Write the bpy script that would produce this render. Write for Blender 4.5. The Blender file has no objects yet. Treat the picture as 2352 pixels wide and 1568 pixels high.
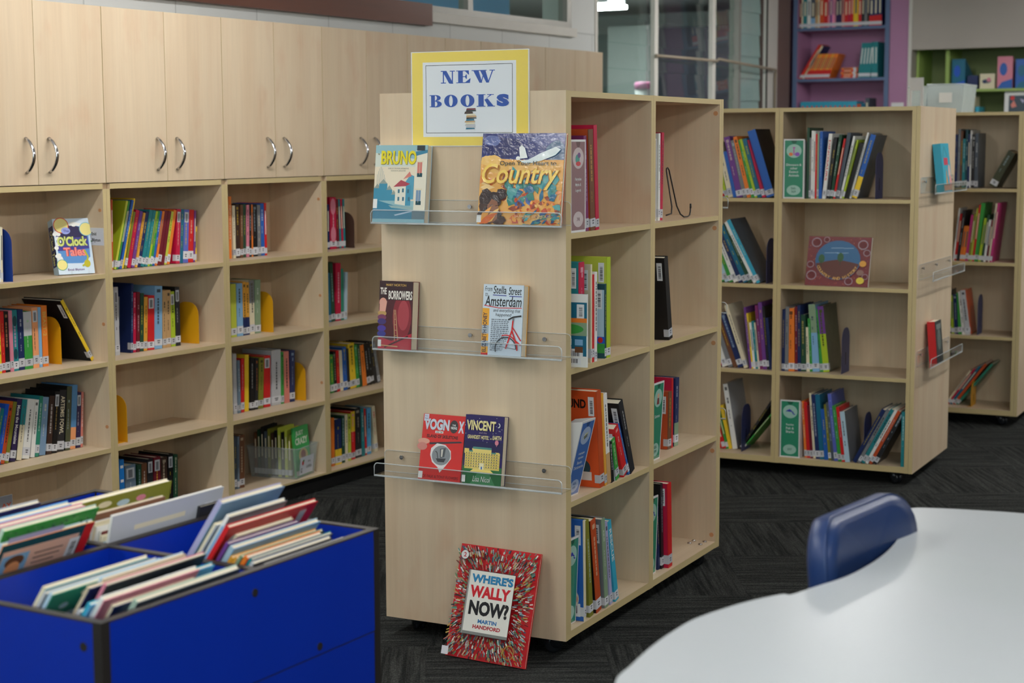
import bpy, math, random
from mathutils import Matrix, Vector

# ------------------------------------------------------------------ camera, world, exposure
scene = bpy.context.scene
COL = scene.collection
cam = bpy.data.objects.new('camera', bpy.data.cameras.new('camera'))
COL.objects.link(cam)
cam.data.sensor_width = 36.0
cam.data.lens = 59.037
PITCH, ROLL = math.radians(6.8038), math.radians(-0.232)
_f = Vector((0, math.cos(PITCH), -math.sin(PITCH))); _u = Vector((0, math.sin(PITCH), math.cos(PITCH))); _r = Vector((1, 0, 0))
_r2 = _r * math.cos(ROLL) + _u * math.sin(ROLL); _u2 = _u * math.cos(ROLL) - _r * math.sin(ROLL)
cam.matrix_world = Matrix(((_r2.x, _u2.x, -_f.x, 0), (_r2.y, _u2.y, -_f.y, 0), (_r2.z, _u2.z, -_f.z, 1.4219), (0, 0, 0, 1)))
cam.data.clip_start = 0.05
cam.data.dof.use_dof = True
cam.data.dof.focus_distance = 4.75
cam.data.dof.aperture_fstop = 4.5
scene.camera = cam
world = bpy.data.worlds.new('world'); scene.world = world; world.use_nodes = True
world.node_tree.nodes['Background'].inputs[0].default_value = (.75, .85, 1, 1)
world.node_tree.nodes['Background'].inputs[1].default_value = 0.25
scene.view_settings.view_transform = 'Standard'
scene.view_settings.look = 'None'
scene.view_settings.exposure = -0.22
scene.view_settings.gamma = 1.0
scene.view_settings.use_curve_mapping = False
# added fill light behind the camera, shining in through an invented window
FILL = bpy.data.lights.new('fill_light', 'AREA'); FILL.shape = 'RECTANGLE'; FILL.size = 5.6; FILL.size_y = 1.3; FILL.energy = 150; FILL.color = (.93, .97, 1)
_d = bpy.data.objects.new('fill_light', FILL); COL.objects.link(_d)
_w = Vector((math.cos(1.03452), math.sin(1.03452), 0)); _n = Vector((-_w.y, _w.x, 0))
_d.location = Vector((-1.7567, 5.0887, 1.75)) + _w * -6.35 + _n * -4.4
_d.rotation_euler = (math.pi / 2, 0, 1.03452 - math.pi / 2)
scene.cycles.use_denoising = True
scene.cycles.max_bounces = 8
scene.cycles.transparent_max_bounces = 16
LAMP = 52.0           # emission of the ceiling battens
OFFICE_LAMP = 20.0

RND = random.Random(11)
PI = math.pi

# ------------------------------------------------------------------ colours
def lin(c):
    c = c / 255.0
    return c / 12.92 if c <= .04045 else ((c + .055) / 1.055) ** 2.4
def L(r, g, b): return (lin(r), lin(g), lin(b), 1.0)
PAL = dict(white=(232,232,228), cream=(226,216,186), beige=(206,190,160), tan=(196,158,110), lightgrey=(190,192,196), grey=(122,124,128),
 slate=(78,88,100), bluegrey=(110,130,148), black=(20,20,22), nearblack=(38,38,42), brown=(112,72,48), darkbrown=(62,42,34),
 red=(206,34,36), crimson=(190,24,66), maroon=(110,26,40), rust=(190,78,36), orange=(232,126,44), orangered=(214,82,32), peach=(236,160,108),
 salmon=(214,128,116), rose=(214,130,150), pink=(240,150,190), magenta=(190,50,120), amber=(226,164,60), yellow=(236,200,48), gold=(220,180,90),
 yellowgreen=(190,200,70), lime=(172,196,44), olive=(128,128,44), darkolive=(74,78,56), green=(58,150,64), darkgreen=(34,74,52), sage=(134,158,128),
 palegreen=(190,214,196), seagreen=(48,134,110), teal=(34,128,136), darkteal=(24,72,82), tealblue=(24,104,134), cyan=(56,166,196), sky=(90,170,220),
 lightblue=(130,176,214), paleblue=(180,206,222), blue=(36,96,180), royal=(30,90,200), steel=(120,150,180), steelblue=(86,140,190), navy=(28,44,92),
 violet=(92,104,190), lavender=(172,170,206), purple=(112,62,140), darkpurple=(48,36,80), plum=(120,40,96))
SAY = dict(lightgrey='light grey', bluegrey='blue-grey', nearblack='charcoal', darkbrown='dark brown', orangered='orange-red', yellowgreen='yellow-green',
 darkolive='dark olive', darkgreen='dark green', palegreen='pale green', seagreen='sea green', darkteal='dark teal', tealblue='teal blue', lightblue='light blue',
 paleblue='pale blue', royal='bright blue', steel='steel grey', steelblue='steel blue', darkpurple='dark purple', sky='sky blue', yellow='yellow', amber='amber')
def col(c):
    if isinstance(c, str): return L(*PAL[c])
    return L(*c)
ORD = ['first','second','third','fourth','fifth','sixth','seventh','eighth','ninth','tenth','eleventh','twelfth','thirteenth','fourteenth','fifteenth','sixteenth','seventeenth','eighteenth','nineteenth','twentieth','twenty-first','twenty-second','twenty-third','twenty-fourth','twenty-fifth','twenty-sixth','twenty-seventh','twenty-eighth','twenty-ninth','thirtieth']

# ------------------------------------------------------------------ materials
def new_mat(name):
    m = bpy.data.materials.new(name); m.use_nodes = True
    nt = m.node_tree; b = nt.nodes['Principled BSDF']
    return m, nt, b
def N(nt, kind, **kw):
    n = nt.nodes.new(kind)
    for k, v in kw.items(): setattr(n, k, v)
    return n
def plain(name, rgb, rough=.5, metal=0.0, var=.06, scale=14, bump=0.0, bscale=200, coat=0.0, spec=.5):
    m, nt, b = new_mat(name)
    tc = N(nt, 'ShaderNodeTexCoord'); no = N(nt, 'ShaderNodeTexNoise'); no.inputs['Scale'].default_value = scale; no.inputs['Detail'].default_value = 4
    mp = N(nt, 'ShaderNodeMapRange'); mp.inputs['To Min'].default_value = 1 - var; mp.inputs['To Max'].default_value = 1 + var
    hs = N(nt, 'ShaderNodeHueSaturation'); hs.inputs['Color'].default_value = L(*rgb)
    nt.links.new(tc.outputs['Object'], no.inputs['Vector']); nt.links.new(no.outputs['Fac'], mp.inputs['Value'])
    nt.links.new(mp.outputs['Result'], hs.inputs['Value']); nt.links.new(hs.outputs['Color'], b.inputs['Base Color'])
    b.inputs['Roughness'].default_value = rough; b.inputs['Metallic'].default_value = metal
    b.inputs['Coat Weight'].default_value = coat; b.inputs['Specular IOR Level'].default_value = spec
    if bump:
        n2 = N(nt, 'ShaderNodeTexNoise'); n2.inputs['Scale'].default_value = bscale; n2.inputs['Detail'].default_value = 3
        bp = N(nt, 'ShaderNodeBump'); bp.inputs['Strength'].default_value = bump; bp.inputs['Distance'].default_value = .002
        nt.links.new(tc.outputs['Object'], n2.inputs['Vector']); nt.links.new(n2.outputs['Fac'], bp.inputs['Height']); nt.links.new(bp.outputs['Normal'], b.inputs['Normal'])
    return m
def wood(name, axis, base=(213,193,164), dark=(195,167,135), warm=(204,172,142)):
    """maple laminate, grain running along one object axis"""
    m, nt, b = new_mat(name)
    tc = N(nt, 'ShaderNodeTexCoord'); oi = N(nt, 'ShaderNodeObjectInfo')
    ad = N(nt, 'ShaderNodeVectorMath', operation='MULTIPLY_ADD'); ad.inputs[1].default_value = (1, 1, 1)
    sc = N(nt, 'ShaderNodeVectorMath', operation='SCALE'); sc.inputs['Scale'].default_value = 7.0
    cx = N(nt, 'ShaderNodeCombineXYZ')
    for i in range(3): nt.links.new(oi.outputs['Random'], cx.inputs[i])
    nt.links.new(cx.outputs[0], sc.inputs[0]); nt.links.new(tc.outputs['Object'], ad.inputs[0]); nt.links.new(sc.outputs[0], ad.inputs[2])
    def noise(s_along, s_across, detail, rough=.5):
        mp = N(nt, 'ShaderNodeMapping'); v = [s_across] * 3; v[axis] = s_along; mp.inputs['Scale'].default_value = v
        n = N(nt, 'ShaderNodeTexNoise'); n.inputs['Scale'].default_value = 1; n.inputs['Detail'].default_value = detail; n.inputs['Roughness'].default_value = rough
        nt.links.new(ad.outputs[0], mp.inputs['Vector']); nt.links.new(mp.outputs[0], n.inputs['Vector']); return n
    broad = noise(1.1, 14, 2); fine = noise(4, 110, 3, .6); blot = noise(5, 10, 3)
    vo = N(nt, 'ShaderNodeTexWhiteNoise', noise_dimensions='1D')
    sp = N(nt, 'ShaderNodeSeparateXYZ'); nt.links.new(ad.outputs[0], sp.inputs[0])
    su = N(nt, 'ShaderNodeMath', operation='ADD'); o = [i for i in (0, 1, 2) if i != axis]
    nt.links.new(sp.outputs[o[0]], su.inputs[0]); nt.links.new(sp.outputs[o[1]], su.inputs[1])
    mu = N(nt, 'ShaderNodeMath', operation='MULTIPLY'); mu.inputs[1].default_value = 8.5; fl = N(nt, 'ShaderNodeMath', operation='FLOOR')
    nt.links.new(su.outputs[0], mu.inputs[0]); nt.links.new(mu.outputs[0], fl.inputs[0]); nt.links.new(fl.outputs[0], vo.inputs['W'])
    r1 = N(nt, 'ShaderNodeValToRGB'); r1.color_ramp.elements[0].position = .3; r1.color_ramp.elements[0].color = L(*dark)
    r1.color_ramp.elements[1].position = .62; r1.color_ramp.elements[1].color = L(*base)
    mx = N(nt, 'ShaderNodeMix', data_type='RGBA'); mx.inputs['Factor'].default_value = .45
    nt.links.new(broad.outputs['Fac'], r1.inputs['Fac'])
    mx.inputs[6].default_value = L(*base); nt.links.new(r1.outputs['Color'], mx.inputs[7])
    bl = N(nt, 'ShaderNodeValToRGB'); bl.color_ramp.elements[0].position = .58; bl.color_ramp.elements[1].position = .78
    bl.color_ramp.elements[0].color = (0, 0, 0, 1); bl.color_ramp.elements[1].color = (.75, .75, .75, 1)
    nt.links.new(blot.outputs['Fac'], bl.inputs['Fac'])
    m2 = N(nt, 'ShaderNodeMix', data_type='RGBA'); nt.links.new(bl.outputs['Color'], m2.inputs['Factor']); nt.links.new(mx.outputs[2], m2.inputs[6]); m2.inputs[7].default_value = L(*warm)
    hv = N(nt, 'ShaderNodeHueSaturation'); nt.links.new(m2.outputs[2], hv.inputs['Color'])
    a1 = N(nt, 'ShaderNodeMapRange'); a1.inputs['From Min'].default_value = .3; a1.inputs['From Max'].default_value = .7; a1.inputs['To Min'].default_value = -.03; a1.inputs['To Max'].default_value = .03
    nt.links.new(fine.outputs['Fac'], a1.inputs['Value'])
    a2 = N(nt, 'ShaderNodeMapRange'); a2.inputs['To Min'].default_value = .965; a2.inputs['To Max'].default_value = 1.03; nt.links.new(vo.outputs['Value'], a2.inputs['Value'])
    a3 = N(nt, 'ShaderNodeMath', operation='ADD'); nt.links.new(a1.outputs[0], a3.inputs[0]); nt.links.new(a2.outputs[0], a3.inputs[1]); nt.links.new(a3.outputs[0], hv.inputs['Value'])
    nt.links.new(hv.outputs[0], b.inputs['Base Color']); b.inputs['Roughness'].default_value = .42; b.inputs['Specular IOR Level'].default_value = .35
    return m
def attr_mat(name, rough, coat=0.0, spec=.4):
    m, nt, b = new_mat(name)
    at = N(nt, 'ShaderNodeAttribute', attribute_name='Col'); nt.links.new(at.outputs['Color'], b.inputs['Base Color'])
    tc = N(nt, 'ShaderNodeTexCoord'); no = N(nt, 'ShaderNodeTexNoise'); no.inputs['Scale'].default_value = 30
    mp = N(nt, 'ShaderNodeMapRange'); mp.inputs['To Min'].default_value = rough - .08; mp.inputs['To Max'].default_value = rough + .1
    nt.links.new(tc.outputs['Object'], no.inputs['Vector']); nt.links.new(no.outputs['Fac'], mp.inputs['Value']); nt.links.new(mp.outputs[0], b.inputs['Roughness'])
    b.inputs['Coat Weight'].default_value = coat; b.inputs['Coat Roughness'].default_value = .12; b.inputs['Specular IOR Level'].default_value = spec
    return m
def clear(name, tint, gloss=.12, rough=.03, edge=None, power=None):
    """clear sheet: mostly transparent, Fresnel mirror on top"""
    m, nt, b = new_mat(name); nt.nodes.remove(b)
    out = nt.nodes['Material Output']
    tr = N(nt, 'ShaderNodeBsdfTransparent'); tr.inputs['Color'].default_value = (*tint, 1)
    gl = N(nt, 'ShaderNodeBsdfGlossy'); gl.inputs['Roughness'].default_value = rough; gl.inputs['Color'].default_value = (1, 1, 1, 1)
    fr = N(nt, 'ShaderNodeFresnel'); fr.inputs['IOR'].default_value = 1.5
    ad = N(nt, 'ShaderNodeMath', operation='ADD'); ad.inputs[1].default_value = gloss; ad.use_clamp = True
    tc = N(nt, 'ShaderNodeTexCoord'); no = N(nt, 'ShaderNodeTexNoise'); no.inputs['Scale'].default_value = 9
    bp = N(nt, 'ShaderNodeBump'); bp.inputs['Strength'].default_value = .04; bp.inputs['Distance'].default_value = .002
    nt.links.new(tc.outputs['Object'], no.inputs['Vector']); nt.links.new(no.outputs['Fac'], bp.inputs['Height']); nt.links.new(bp.outputs[0], gl.inputs['Normal'])
    mx = N(nt, 'ShaderNodeMixShader')
    nt.links.new(fr.outputs[0], ad.inputs[0]); ge = N(nt, 'ShaderNodeNewGeometry'); iv = N(nt, 'ShaderNodeMath', operation='SUBTRACT'); iv.inputs[0].default_value = 1; nt.links.new(ge.outputs['Backfacing'], iv.inputs[1])
    mu = N(nt, 'ShaderNodeMath', operation='MULTIPLY'); nt.links.new(ad.outputs[0], mu.inputs[0]); nt.links.new(iv.outputs[0], mu.inputs[1]); nt.links.new(mu.outputs[0], mx.inputs[0]); nt.links.new(tr.outputs[0], mx.inputs[1]); nt.links.new(gl.outputs[0], mx.inputs[2]); nt.links.new(mx.outputs[0], out.inputs[0])
    return m
def part_clear(name, rgb, k, rough):
    m, nt, b = new_mat(name); out = nt.nodes['Material Output']
    b.inputs['Base Color'].default_value = L(*rgb); b.inputs['Roughness'].default_value = rough
    tr = N(nt, 'ShaderNodeBsdfTransparent'); tr.inputs['Color'].default_value = (.97, .98, .98, 1); mx = N(nt, 'ShaderNodeMixShader')
    tc = N(nt, 'ShaderNodeTexCoord'); no = N(nt, 'ShaderNodeTexNoise'); no.inputs['Scale'].default_value = 12
    mp = N(nt, 'ShaderNodeMapRange'); mp.inputs['To Min'].default_value = k - .06; mp.inputs['To Max'].default_value = k + .06
    nt.links.new(tc.outputs['Object'], no.inputs['Vector']); nt.links.new(no.outputs['Fac'], mp.inputs['Value']); nt.links.new(mp.outputs[0], mx.inputs[0])
    nt.links.new(tr.outputs[0], mx.inputs[1]); nt.links.new(b.outputs[0], mx.inputs[2]); nt.links.new(mx.outputs[0], out.inputs[0]); return m
def emit(name, rgb, strength):
    m, nt, b = new_mat(name)
    b.inputs['Base Color'].default_value = (*rgb, 1); b.inputs['Emission Color'].default_value = (*rgb, 1); b.inputs['Emission Strength'].default_value = strength
    return m
def carpet():
    m, nt, b = new_mat('carpet_tiles')
    geo = N(nt, 'ShaderNodeTexCoord')
    rot = N(nt, 'ShaderNodeMapping'); rot.inputs['Rotation'].default_value = (0, 0, math.radians(-59.27 + 27)); nt.links.new(geo.outputs['Object'], rot.inputs['Vector'])
    ck = N(nt, 'ShaderNodeTexChecker'); ck.inputs['Scale'].default_value = 2.0; ck.inputs['Color1'].default_value = (0, 0, 0, 1); ck.inputs['Color2'].default_value = (1, 1, 1, 1)
    nt.links.new(rot.outputs[0], ck.inputs['Vector'])
    def streak(sx, sy):
        mp = N(nt, 'ShaderNodeMapping'); mp.inputs['Scale'].default_value = (sx, sy, 1); nt.links.new(rot.outputs[0], mp.inputs['Vector'])
        n = N(nt, 'ShaderNodeTexNoise'); n.inputs['Scale'].default_value = 1; n.inputs['Detail'].default_value = 3; n.inputs['Roughness'].default_value = .65
        nt.links.new(mp.outputs[0], n.inputs['Vector']); return n
    a, c = streak(3.5, 75), streak(75, 3.5)
    mx = N(nt, 'ShaderNodeMix', data_type='RGBA'); nt.links.new(ck.outputs['Color'], mx.inputs['Factor']); nt.links.new(a.outputs['Color'], mx.inputs[6]); nt.links.new(c.outputs['Color'], mx.inputs[7])
    bw = N(nt, 'ShaderNodeRGBToBW'); nt.links.new(mx.outputs[2], bw.inputs[0])
    pile = N(nt, 'ShaderNodeTexVoronoi'); pile.inputs['Scale'].default_value = 210; nt.links.new(rot.outputs[0], pile.inputs['Vector'])
    rp = N(nt, 'ShaderNodeValToRGB'); rp.color_ramp.elements[0].position = .40; rp.color_ramp.elements[0].color = L(36, 38, 38)
    rp.color_ramp.elements[1].position = .60; rp.color_ramp.elements[1].color = L(72, 74, 72)
    nt.links.new(bw.outputs[0], rp.inputs['Fac'])
    mr = N(nt, 'ShaderNodeMapRange'); mr.inputs['From Max'].default_value = .7; mr.inputs['To Min'].default_value = 1.35; mr.inputs['To Max'].default_value = .5
    nt.links.new(pile.outputs['Distance'], mr.inputs['Value'])
    hs = N(nt, 'ShaderNodeHueSaturation'); nt.links.new(rp.outputs['Color'], hs.inputs['Color']); nt.links.new(mr.outputs[0], hs.inputs['Value'])
    nt.links.new(hs.outputs[0], b.inputs['Base Color']); b.inputs['Roughness'].default_value = .95; b.inputs['Specular IOR Level'].default_value = .1
    bp = N(nt, 'ShaderNodeBump'); bp.inputs['Strength'].default_value = .6; bp.inputs['Distance'].default_value = .004
    nt.links.new(pile.outputs['Distance'], bp.inputs['Height']); bp.invert = True; nt.links.new(bp.outputs[0], b.inputs['Normal'])
    return m
def blockwall():
    m, nt, b = new_mat('painted_block_wall')
    tc = N(nt, 'ShaderNodeTexCoord'); sp = N(nt, 'ShaderNodeSeparateXYZ'); cb = N(nt, 'ShaderNodeCombineXYZ')
    nt.links.new(tc.outputs['Object'], sp.inputs[0]); nt.links.new(sp.outputs[0], cb.inputs[0]); nt.links.new(sp.outputs[2], cb.inputs[1])
    br = N(nt, 'ShaderNodeTexBrick'); br.inputs['Scale'].default_value = 1; br.inputs['Brick Width'].default_value = .48; br.inputs['Row Height'].default_value = .2
    br.inputs['Mortar Size'].default_value = .004; br.inputs['Mortar Smooth'].default_value = .5
    br.inputs['Color1'].default_value = L(206, 208, 206); br.inputs['Color2'].default_value = L(200, 203, 202); br.inputs['Mortar'].default_value = L(176, 179, 178)
    nt.links.new(cb.outputs[0], br.inputs['Vector']); nt.links.new(br.outputs['Color'], b.inputs['Base Color'])
    bp = N(nt, 'ShaderNodeBump'); bp.inputs['Strength'].default_value = .5; bp.inputs['Distance'].default_value = .004; bp.invert = True
    nt.links.new(br.outputs['Fac'], bp.inputs['Height']); nt.links.new(bp.outputs[0], b.inputs['Normal']); b.inputs['Roughness'].default_value = .6
    return m

M = dict(
 wood_v=wood('maple_vertical', 2), wood_h=wood('maple_lengthwise', 0),
 edge=plain('maple_edge_band', (200,180,132), .45, var=.04, scale=20),
 print=attr_mat('printed_card', .38), gloss=attr_mat('laminated_print', .2, coat=.6), matt=attr_mat('matt_print', .6),
 pages=plain('page_block', (238,228,206), .8, var=.08, scale=300),
 acrylic=clear('clear_acrylic', (.97, .975, .98), .035, .03), acryledge=part_clear('polished_acrylic_edge', (222,228,230), .5, .1), tubplastic=part_clear('clear_tub_plastic', (206,214,214), .2, .15), frosted=part_clear('frosted_plastic', (214,224,224), .5, .2),
 glass=clear('window_glass', (.86, .94, .92), .03, .01), frost=plain('louvre_glass_greenish', (150,176,172), .15, var=.03),
 carpet=carpet(), block=blockwall(),
 paint=plain('grey_white_paint', (198,198,194), .6, var=.03, scale=3), paint2=plain('warm_grey_paint', (168,160,152), .6, var=.04, scale=3),
 ceil=plain('ceiling_paint', (186,186,184), .8, var=.02), timber=None,
 blue=plain('blue_laminate', (1,43,160), .42, var=.05, scale=5, spec=.35), blacktrim=plain('dark_edge_trim', (34,30,28), .5, var=.1),
 rimtrim=plain('worn_rim_trim', (46,40,36), .5, var=.15, scale=30),
 white_top=plain('white_laminate', (182,188,192), .3, var=.015, scale=3), vinyl=plain('navy_vinyl', (28,52,98), .38, var=.08, scale=8, bump=.12, bscale=260),
 chrome=plain('chrome', (200,200,205), .16, 1.0, var=.03), wire=plain('black_wire', (14,14,15), .4, var=.1),
 darkplastic=plain('dark_clear_caster', (36,38,42), .18, var=.1), blackkick=plain('black_kick', (16,16,17), .7, var=.1),
 alu=plain('aluminium_frame', (150,148,142), .4, .4, var=.06), whitepaint=plain('off_white_frame', (205,202,195), .5, var=.05),
 farwall=plain('mid_grey_paint', (140,140,138), .7, var=.04), mauve=plain('brown_mauve_paint', (116,94,88), .6, var=.05, scale=4), purple=plain('lilac_paint', (170,122,158), .5, var=.05, scale=5),
 steelb=plain('steel_blue_edge', (92,112,148), .5, var=.05), green=plain('lime_green_laminate', (150,176,92), .5, var=.05, scale=5),
 greenback=plain('green_backing', (112,126,76), .55, var=.06, scale=5), bookend_yellow=plain('yellow_steel', (222,160,20), .4, var=.05), bookend_navy=plain('navy_steel', (52,60,108), .45, var=.08), bookend_blue=plain('blue_steel', (18,56,140), .4, var=.06),
 bookend_brown=plain('brown_steel', (70,46,36), .45, var=.06), cap=plain('tan_screw_cap', (196,140,96), .5, var=.04),
 lampbody=plain('white_enamel', (225,225,225), .4, var=.02), lamp=emit('lit_diffuser', (1, .985, .96), LAMP), lamp2=emit('lit_diffuser_office', (1, 1, .98), OFFICE_LAMP * 3), lamp3=emit('lit_diffuser_near_office', (1, 1, .98), OFFICE_LAMP * 4), conduit=plain('tan_conduit', (150,138,120), .5),
 dim_white=plain('office_wall_paint', (196,204,200), .6, var=.04), officedark=plain('dark_office_cupboard', (58,56,72), .5, var=.08, scale=4), officegreen=plain('grey_green_door', (132,148,146), .5, var=.05), bluepanel=plain('blue_board', (104,158,204), .6, var=.03), whiteplastic=plain('white_plastic', (222,222,222), .35, var=.02),
)
def timber():
    m = wood('stained_timber', 0, (94,44,16), (62,28,10), (80,36,13)); m.node_tree.nodes['Principled BSDF'].inputs['Roughness'].default_value = .35
    return m
M['timber'] = timber()

# ------------------------------------------------------------------ mesh builder
WH = (.8, .8, .8, 1)
class MB:
    def __init__(s): s.v = []; s.f = []; s.m = []; s.c = []; s.sm = []
    def face(s, pts, c=WH, mi=0, sm=False):
        n = len(s.v); s.v += [tuple(p) for p in pts]; s.f.append(tuple(range(n, n + len(pts)))); s.m.append(mi); s.c.append(c); s.sm.append(sm)
    def mesh(s, vs, fs, c=WH, mi=0, sm=False):
        n = len(s.v); s.v += [tuple(p) for p in vs]
        for f in fs: s.f.append(tuple(i + n for i in f)); s.m.append(mi); s.c.append(c); s.sm.append(sm)
    def box(s, x0, x1, y0, y1, z0, z1, c=WH, mi=0, front=None, back=None, left=None, right=None, top=None, cf=None):
        vs = [(x0,y0,z0),(x1,y0,z0),(x1,y1,z0),(x0,y1,z0),(x0,y0,z1),(x1,y0,z1),(x1,y1,z1),(x0,y1,z1)]
        fs = [(0,3,2,1),(4,5,6,7),(0,1,5,4),(1,2,6,5),(2,3,7,6),(3,0,4,7)]
        mm = [mi, mi if top is None else top, mi if front is None else front, mi if right is None else right, mi if back is None else back, mi if left is None else left]
        n = len(s.v); s.v += vs
        for f, k in zip(fs, mm): s.f.append(tuple(i + n for i in f)); s.m.append(k); s.c.append(c); s.sm.append(False)
        return s
    def prism(s, pts, fn, d0, d1, c=WH, mi=0, sm=False, caps=True):
        """2D outline pts -> fn(a, b, d) extruded between d0 and d1"""
        k = len(pts); n = len(s.v)
        s.v += [tuple(fn(a, b, d0)) for a, b in pts] + [tuple(fn(a, b, d1)) for a, b in pts]
        for i in range(k):
            j = (i + 1) % k; s.f.append((n + i, n + j, n + k + j, n + k + i)); s.m.append(mi); s.c.append(c); s.sm.append(sm)
        if caps:
            for f in (tuple(n + i for i in range(k))[::-1], tuple(n + k + i for i in range(k))): s.f.append(f); s.m.append(mi); s.c.append(c); s.sm.append(False)
    def tube(s, pts, r, k=8, c=WH, mi=0, closed=False, ry=None):
        P = [Vector(p) for p in pts]; n0 = len(s.v); n = len(P); ref = None
        for i, p in enumerate(P):
            t = (P[(i + 1) % n] - P[i - 1]) if closed else (P[min(i + 1, n - 1)] - P[max(i - 1, 0)])
            t.normalize()
            if ref is None: ref = Vector((0, 0, 1)) if abs(t.z) < .9 else Vector((1, 0, 0))
            b = t.cross(ref).normalized(); a = b.cross(t).normalized(); ref = a
            rr = r[i] if isinstance(r, (list, tuple)) else r
            for j in range(k):
                an = 2 * PI * j / k; q = p + a * (rr * math.cos(an)) + b * ((ry or rr) * math.sin(an)); s.v.append(tuple(q))
        for i in range(n if closed else n - 1):
            i2 = (i + 1) % n
            for j in range(k):
                j2 = (j + 1) % k; s.f.append((n0 + i * k + j, n0 + i2 * k + j, n0 + i2 * k + j2, n0 + i * k + j2)); s.m.append(mi); s.c.append(c); s.sm.append(True)
        if not closed:
            for f in (tuple(n0 + j for j in range(k)), tuple(n0 + (n - 1) * k + j for j in range(k))[::-1]): s.f.append(f); s.m.append(mi); s.c.append(c); s.sm.append(False)
    def lathe(s, prof, o=(0, 0, 0), k=20, axis='z', c=WH, mi=0):
        n0 = len(s.v); n = len(prof)
        for r, h in prof:
            for j in range(k):
                a = 2 * PI * j / k; x, y = r * math.cos(a), r * math.sin(a)
                q = (x, y, h) if axis == 'z' else ((h, x, y) if axis == 'x' else (x, h, y))
                s.v.append((o[0] + q[0], o[1] + q[1], o[2] + q[2]))
        for i in range(n - 1):
            for j in range(k):
                j2 = (j + 1) % k; s.f.append((n0 + i * k + j, n0 + i * k + j2, n0 + (i + 1) * k + j2, n0 + (i + 1) * k + j)); s.m.append(mi); s.c.append(c); s.sm.append(True)
        for f in (tuple(n0 + j for j in range(k))[::-1], tuple(n0 + (n - 1) * k + j for j in range(k))): s.f.append(f); s.m.append(mi); s.c.append(c); s.sm.append(False)
    def build(s, name, mats, parent=None, loc=None, rot=None, smooth=None):
        me = bpy.data.meshes.new(name); me.from_pydata(s.v, [], s.f)
        for m in (mats if isinstance(mats, (list, tuple)) else [mats]): me.materials.append(M[m] if isinstance(m, str) else m)
        me.polygons.foreach_set('material_index', s.m); me.polygons.foreach_set('use_smooth', s.sm)
        at = me.color_attributes.new('Col', 'FLOAT_COLOR', 'CORNER'); buf = []
        for f, c in zip(s.f, s.c): buf += list(c) * len(f)
        at.data.foreach_set('color', buf)
        me.update(); o = bpy.data.objects.new(name, me); COL.objects.link(o)
        if parent: o.parent = parent
        if loc is not None: o.location = loc
        if rot is not None: o.rotation_euler = rot
        return o
def tag(o, label=None, cat=None, group=None, kind=None):
    for k, v in (('label', label), ('category', cat), ('group', group), ('kind', kind)):
        if v: o[k] = v
    return o
def empty(name, loc, rotz, label, cat, group=None):
    o = bpy.data.objects.new(name, None); COL.objects.link(o); o.empty_display_size = .1
    o.location = loc; o.rotation_euler = (0, 0, rotz) if not isinstance(rotz, tuple) else rotz
    return tag(o, label, cat, group)
class Fr:
    """a place on the floor plan: x along a front, y into it"""
    def __init__(s, x, y, th): s.o = Vector((x, y, 0)); s.th = th; s.X = Vector((math.cos(th), math.sin(th), 0)); s.Y = Vector((-math.sin(th), math.cos(th), 0))
    def __call__(s, u, v, z): return s.o + s.X * u + s.Y * v + Vector((0, 0, z))
FW = Fr(-1.7567, 5.0887, 1.03452)       # wall cupboards
FB = Fr(.1453, 4.4858, 1.10099)         # centre bookcase, open side
FR = Fr(1.6432, 6.7935, -.46471)        # rear bookcase (right front corner)
FS = Fr(2.5010, 8.2200, -.46471)        # far right bookcase (right front corner)
FD = Fr(-.6232, 2.4712, 1.03452)        # blue picture book bin
_k = FW(7.75, .29, 0); FK = Fr(_k.x, _k.y, 1.03452 - PI / 2)   # back wall

# ------------------------------------------------------------------ flat printing
_tc = {}
def glyphs(s, bold=0.0, shear=0.0):
    key = (s, bold, shear)
    if key not in _tc:
        cu = bpy.data.curves.new('t', 'FONT'); cu.body = s; cu.dimensions = '2D'; cu.fill_mode = 'FRONT'; cu.resolution_u = 3; cu.offset = bold; cu.shear = shear
        ob = bpy.data.objects.new('t', cu); COL.objects.link(ob)
        dg = bpy.context.evaluated_depsgraph_get(); me = bpy.data.meshes.new_from_object(ob.evaluated_get(dg))
        vs = [(v.co.x, v.co.y) for v in me.vertices]; fs = [tuple(p.vertices) for p in me.polygons]
        bpy.data.objects.remove(ob); bpy.data.curves.remove(cu); bpy.data.meshes.remove(me)
        if not vs: vs = [(0, 0)]
        _tc[key] = (vs, fs, min(v[0] for v in vs), max(v[0] for v in vs), min(v[1] for v in vs), max(v[1] for v in vs))
    return _tc[key]
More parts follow.
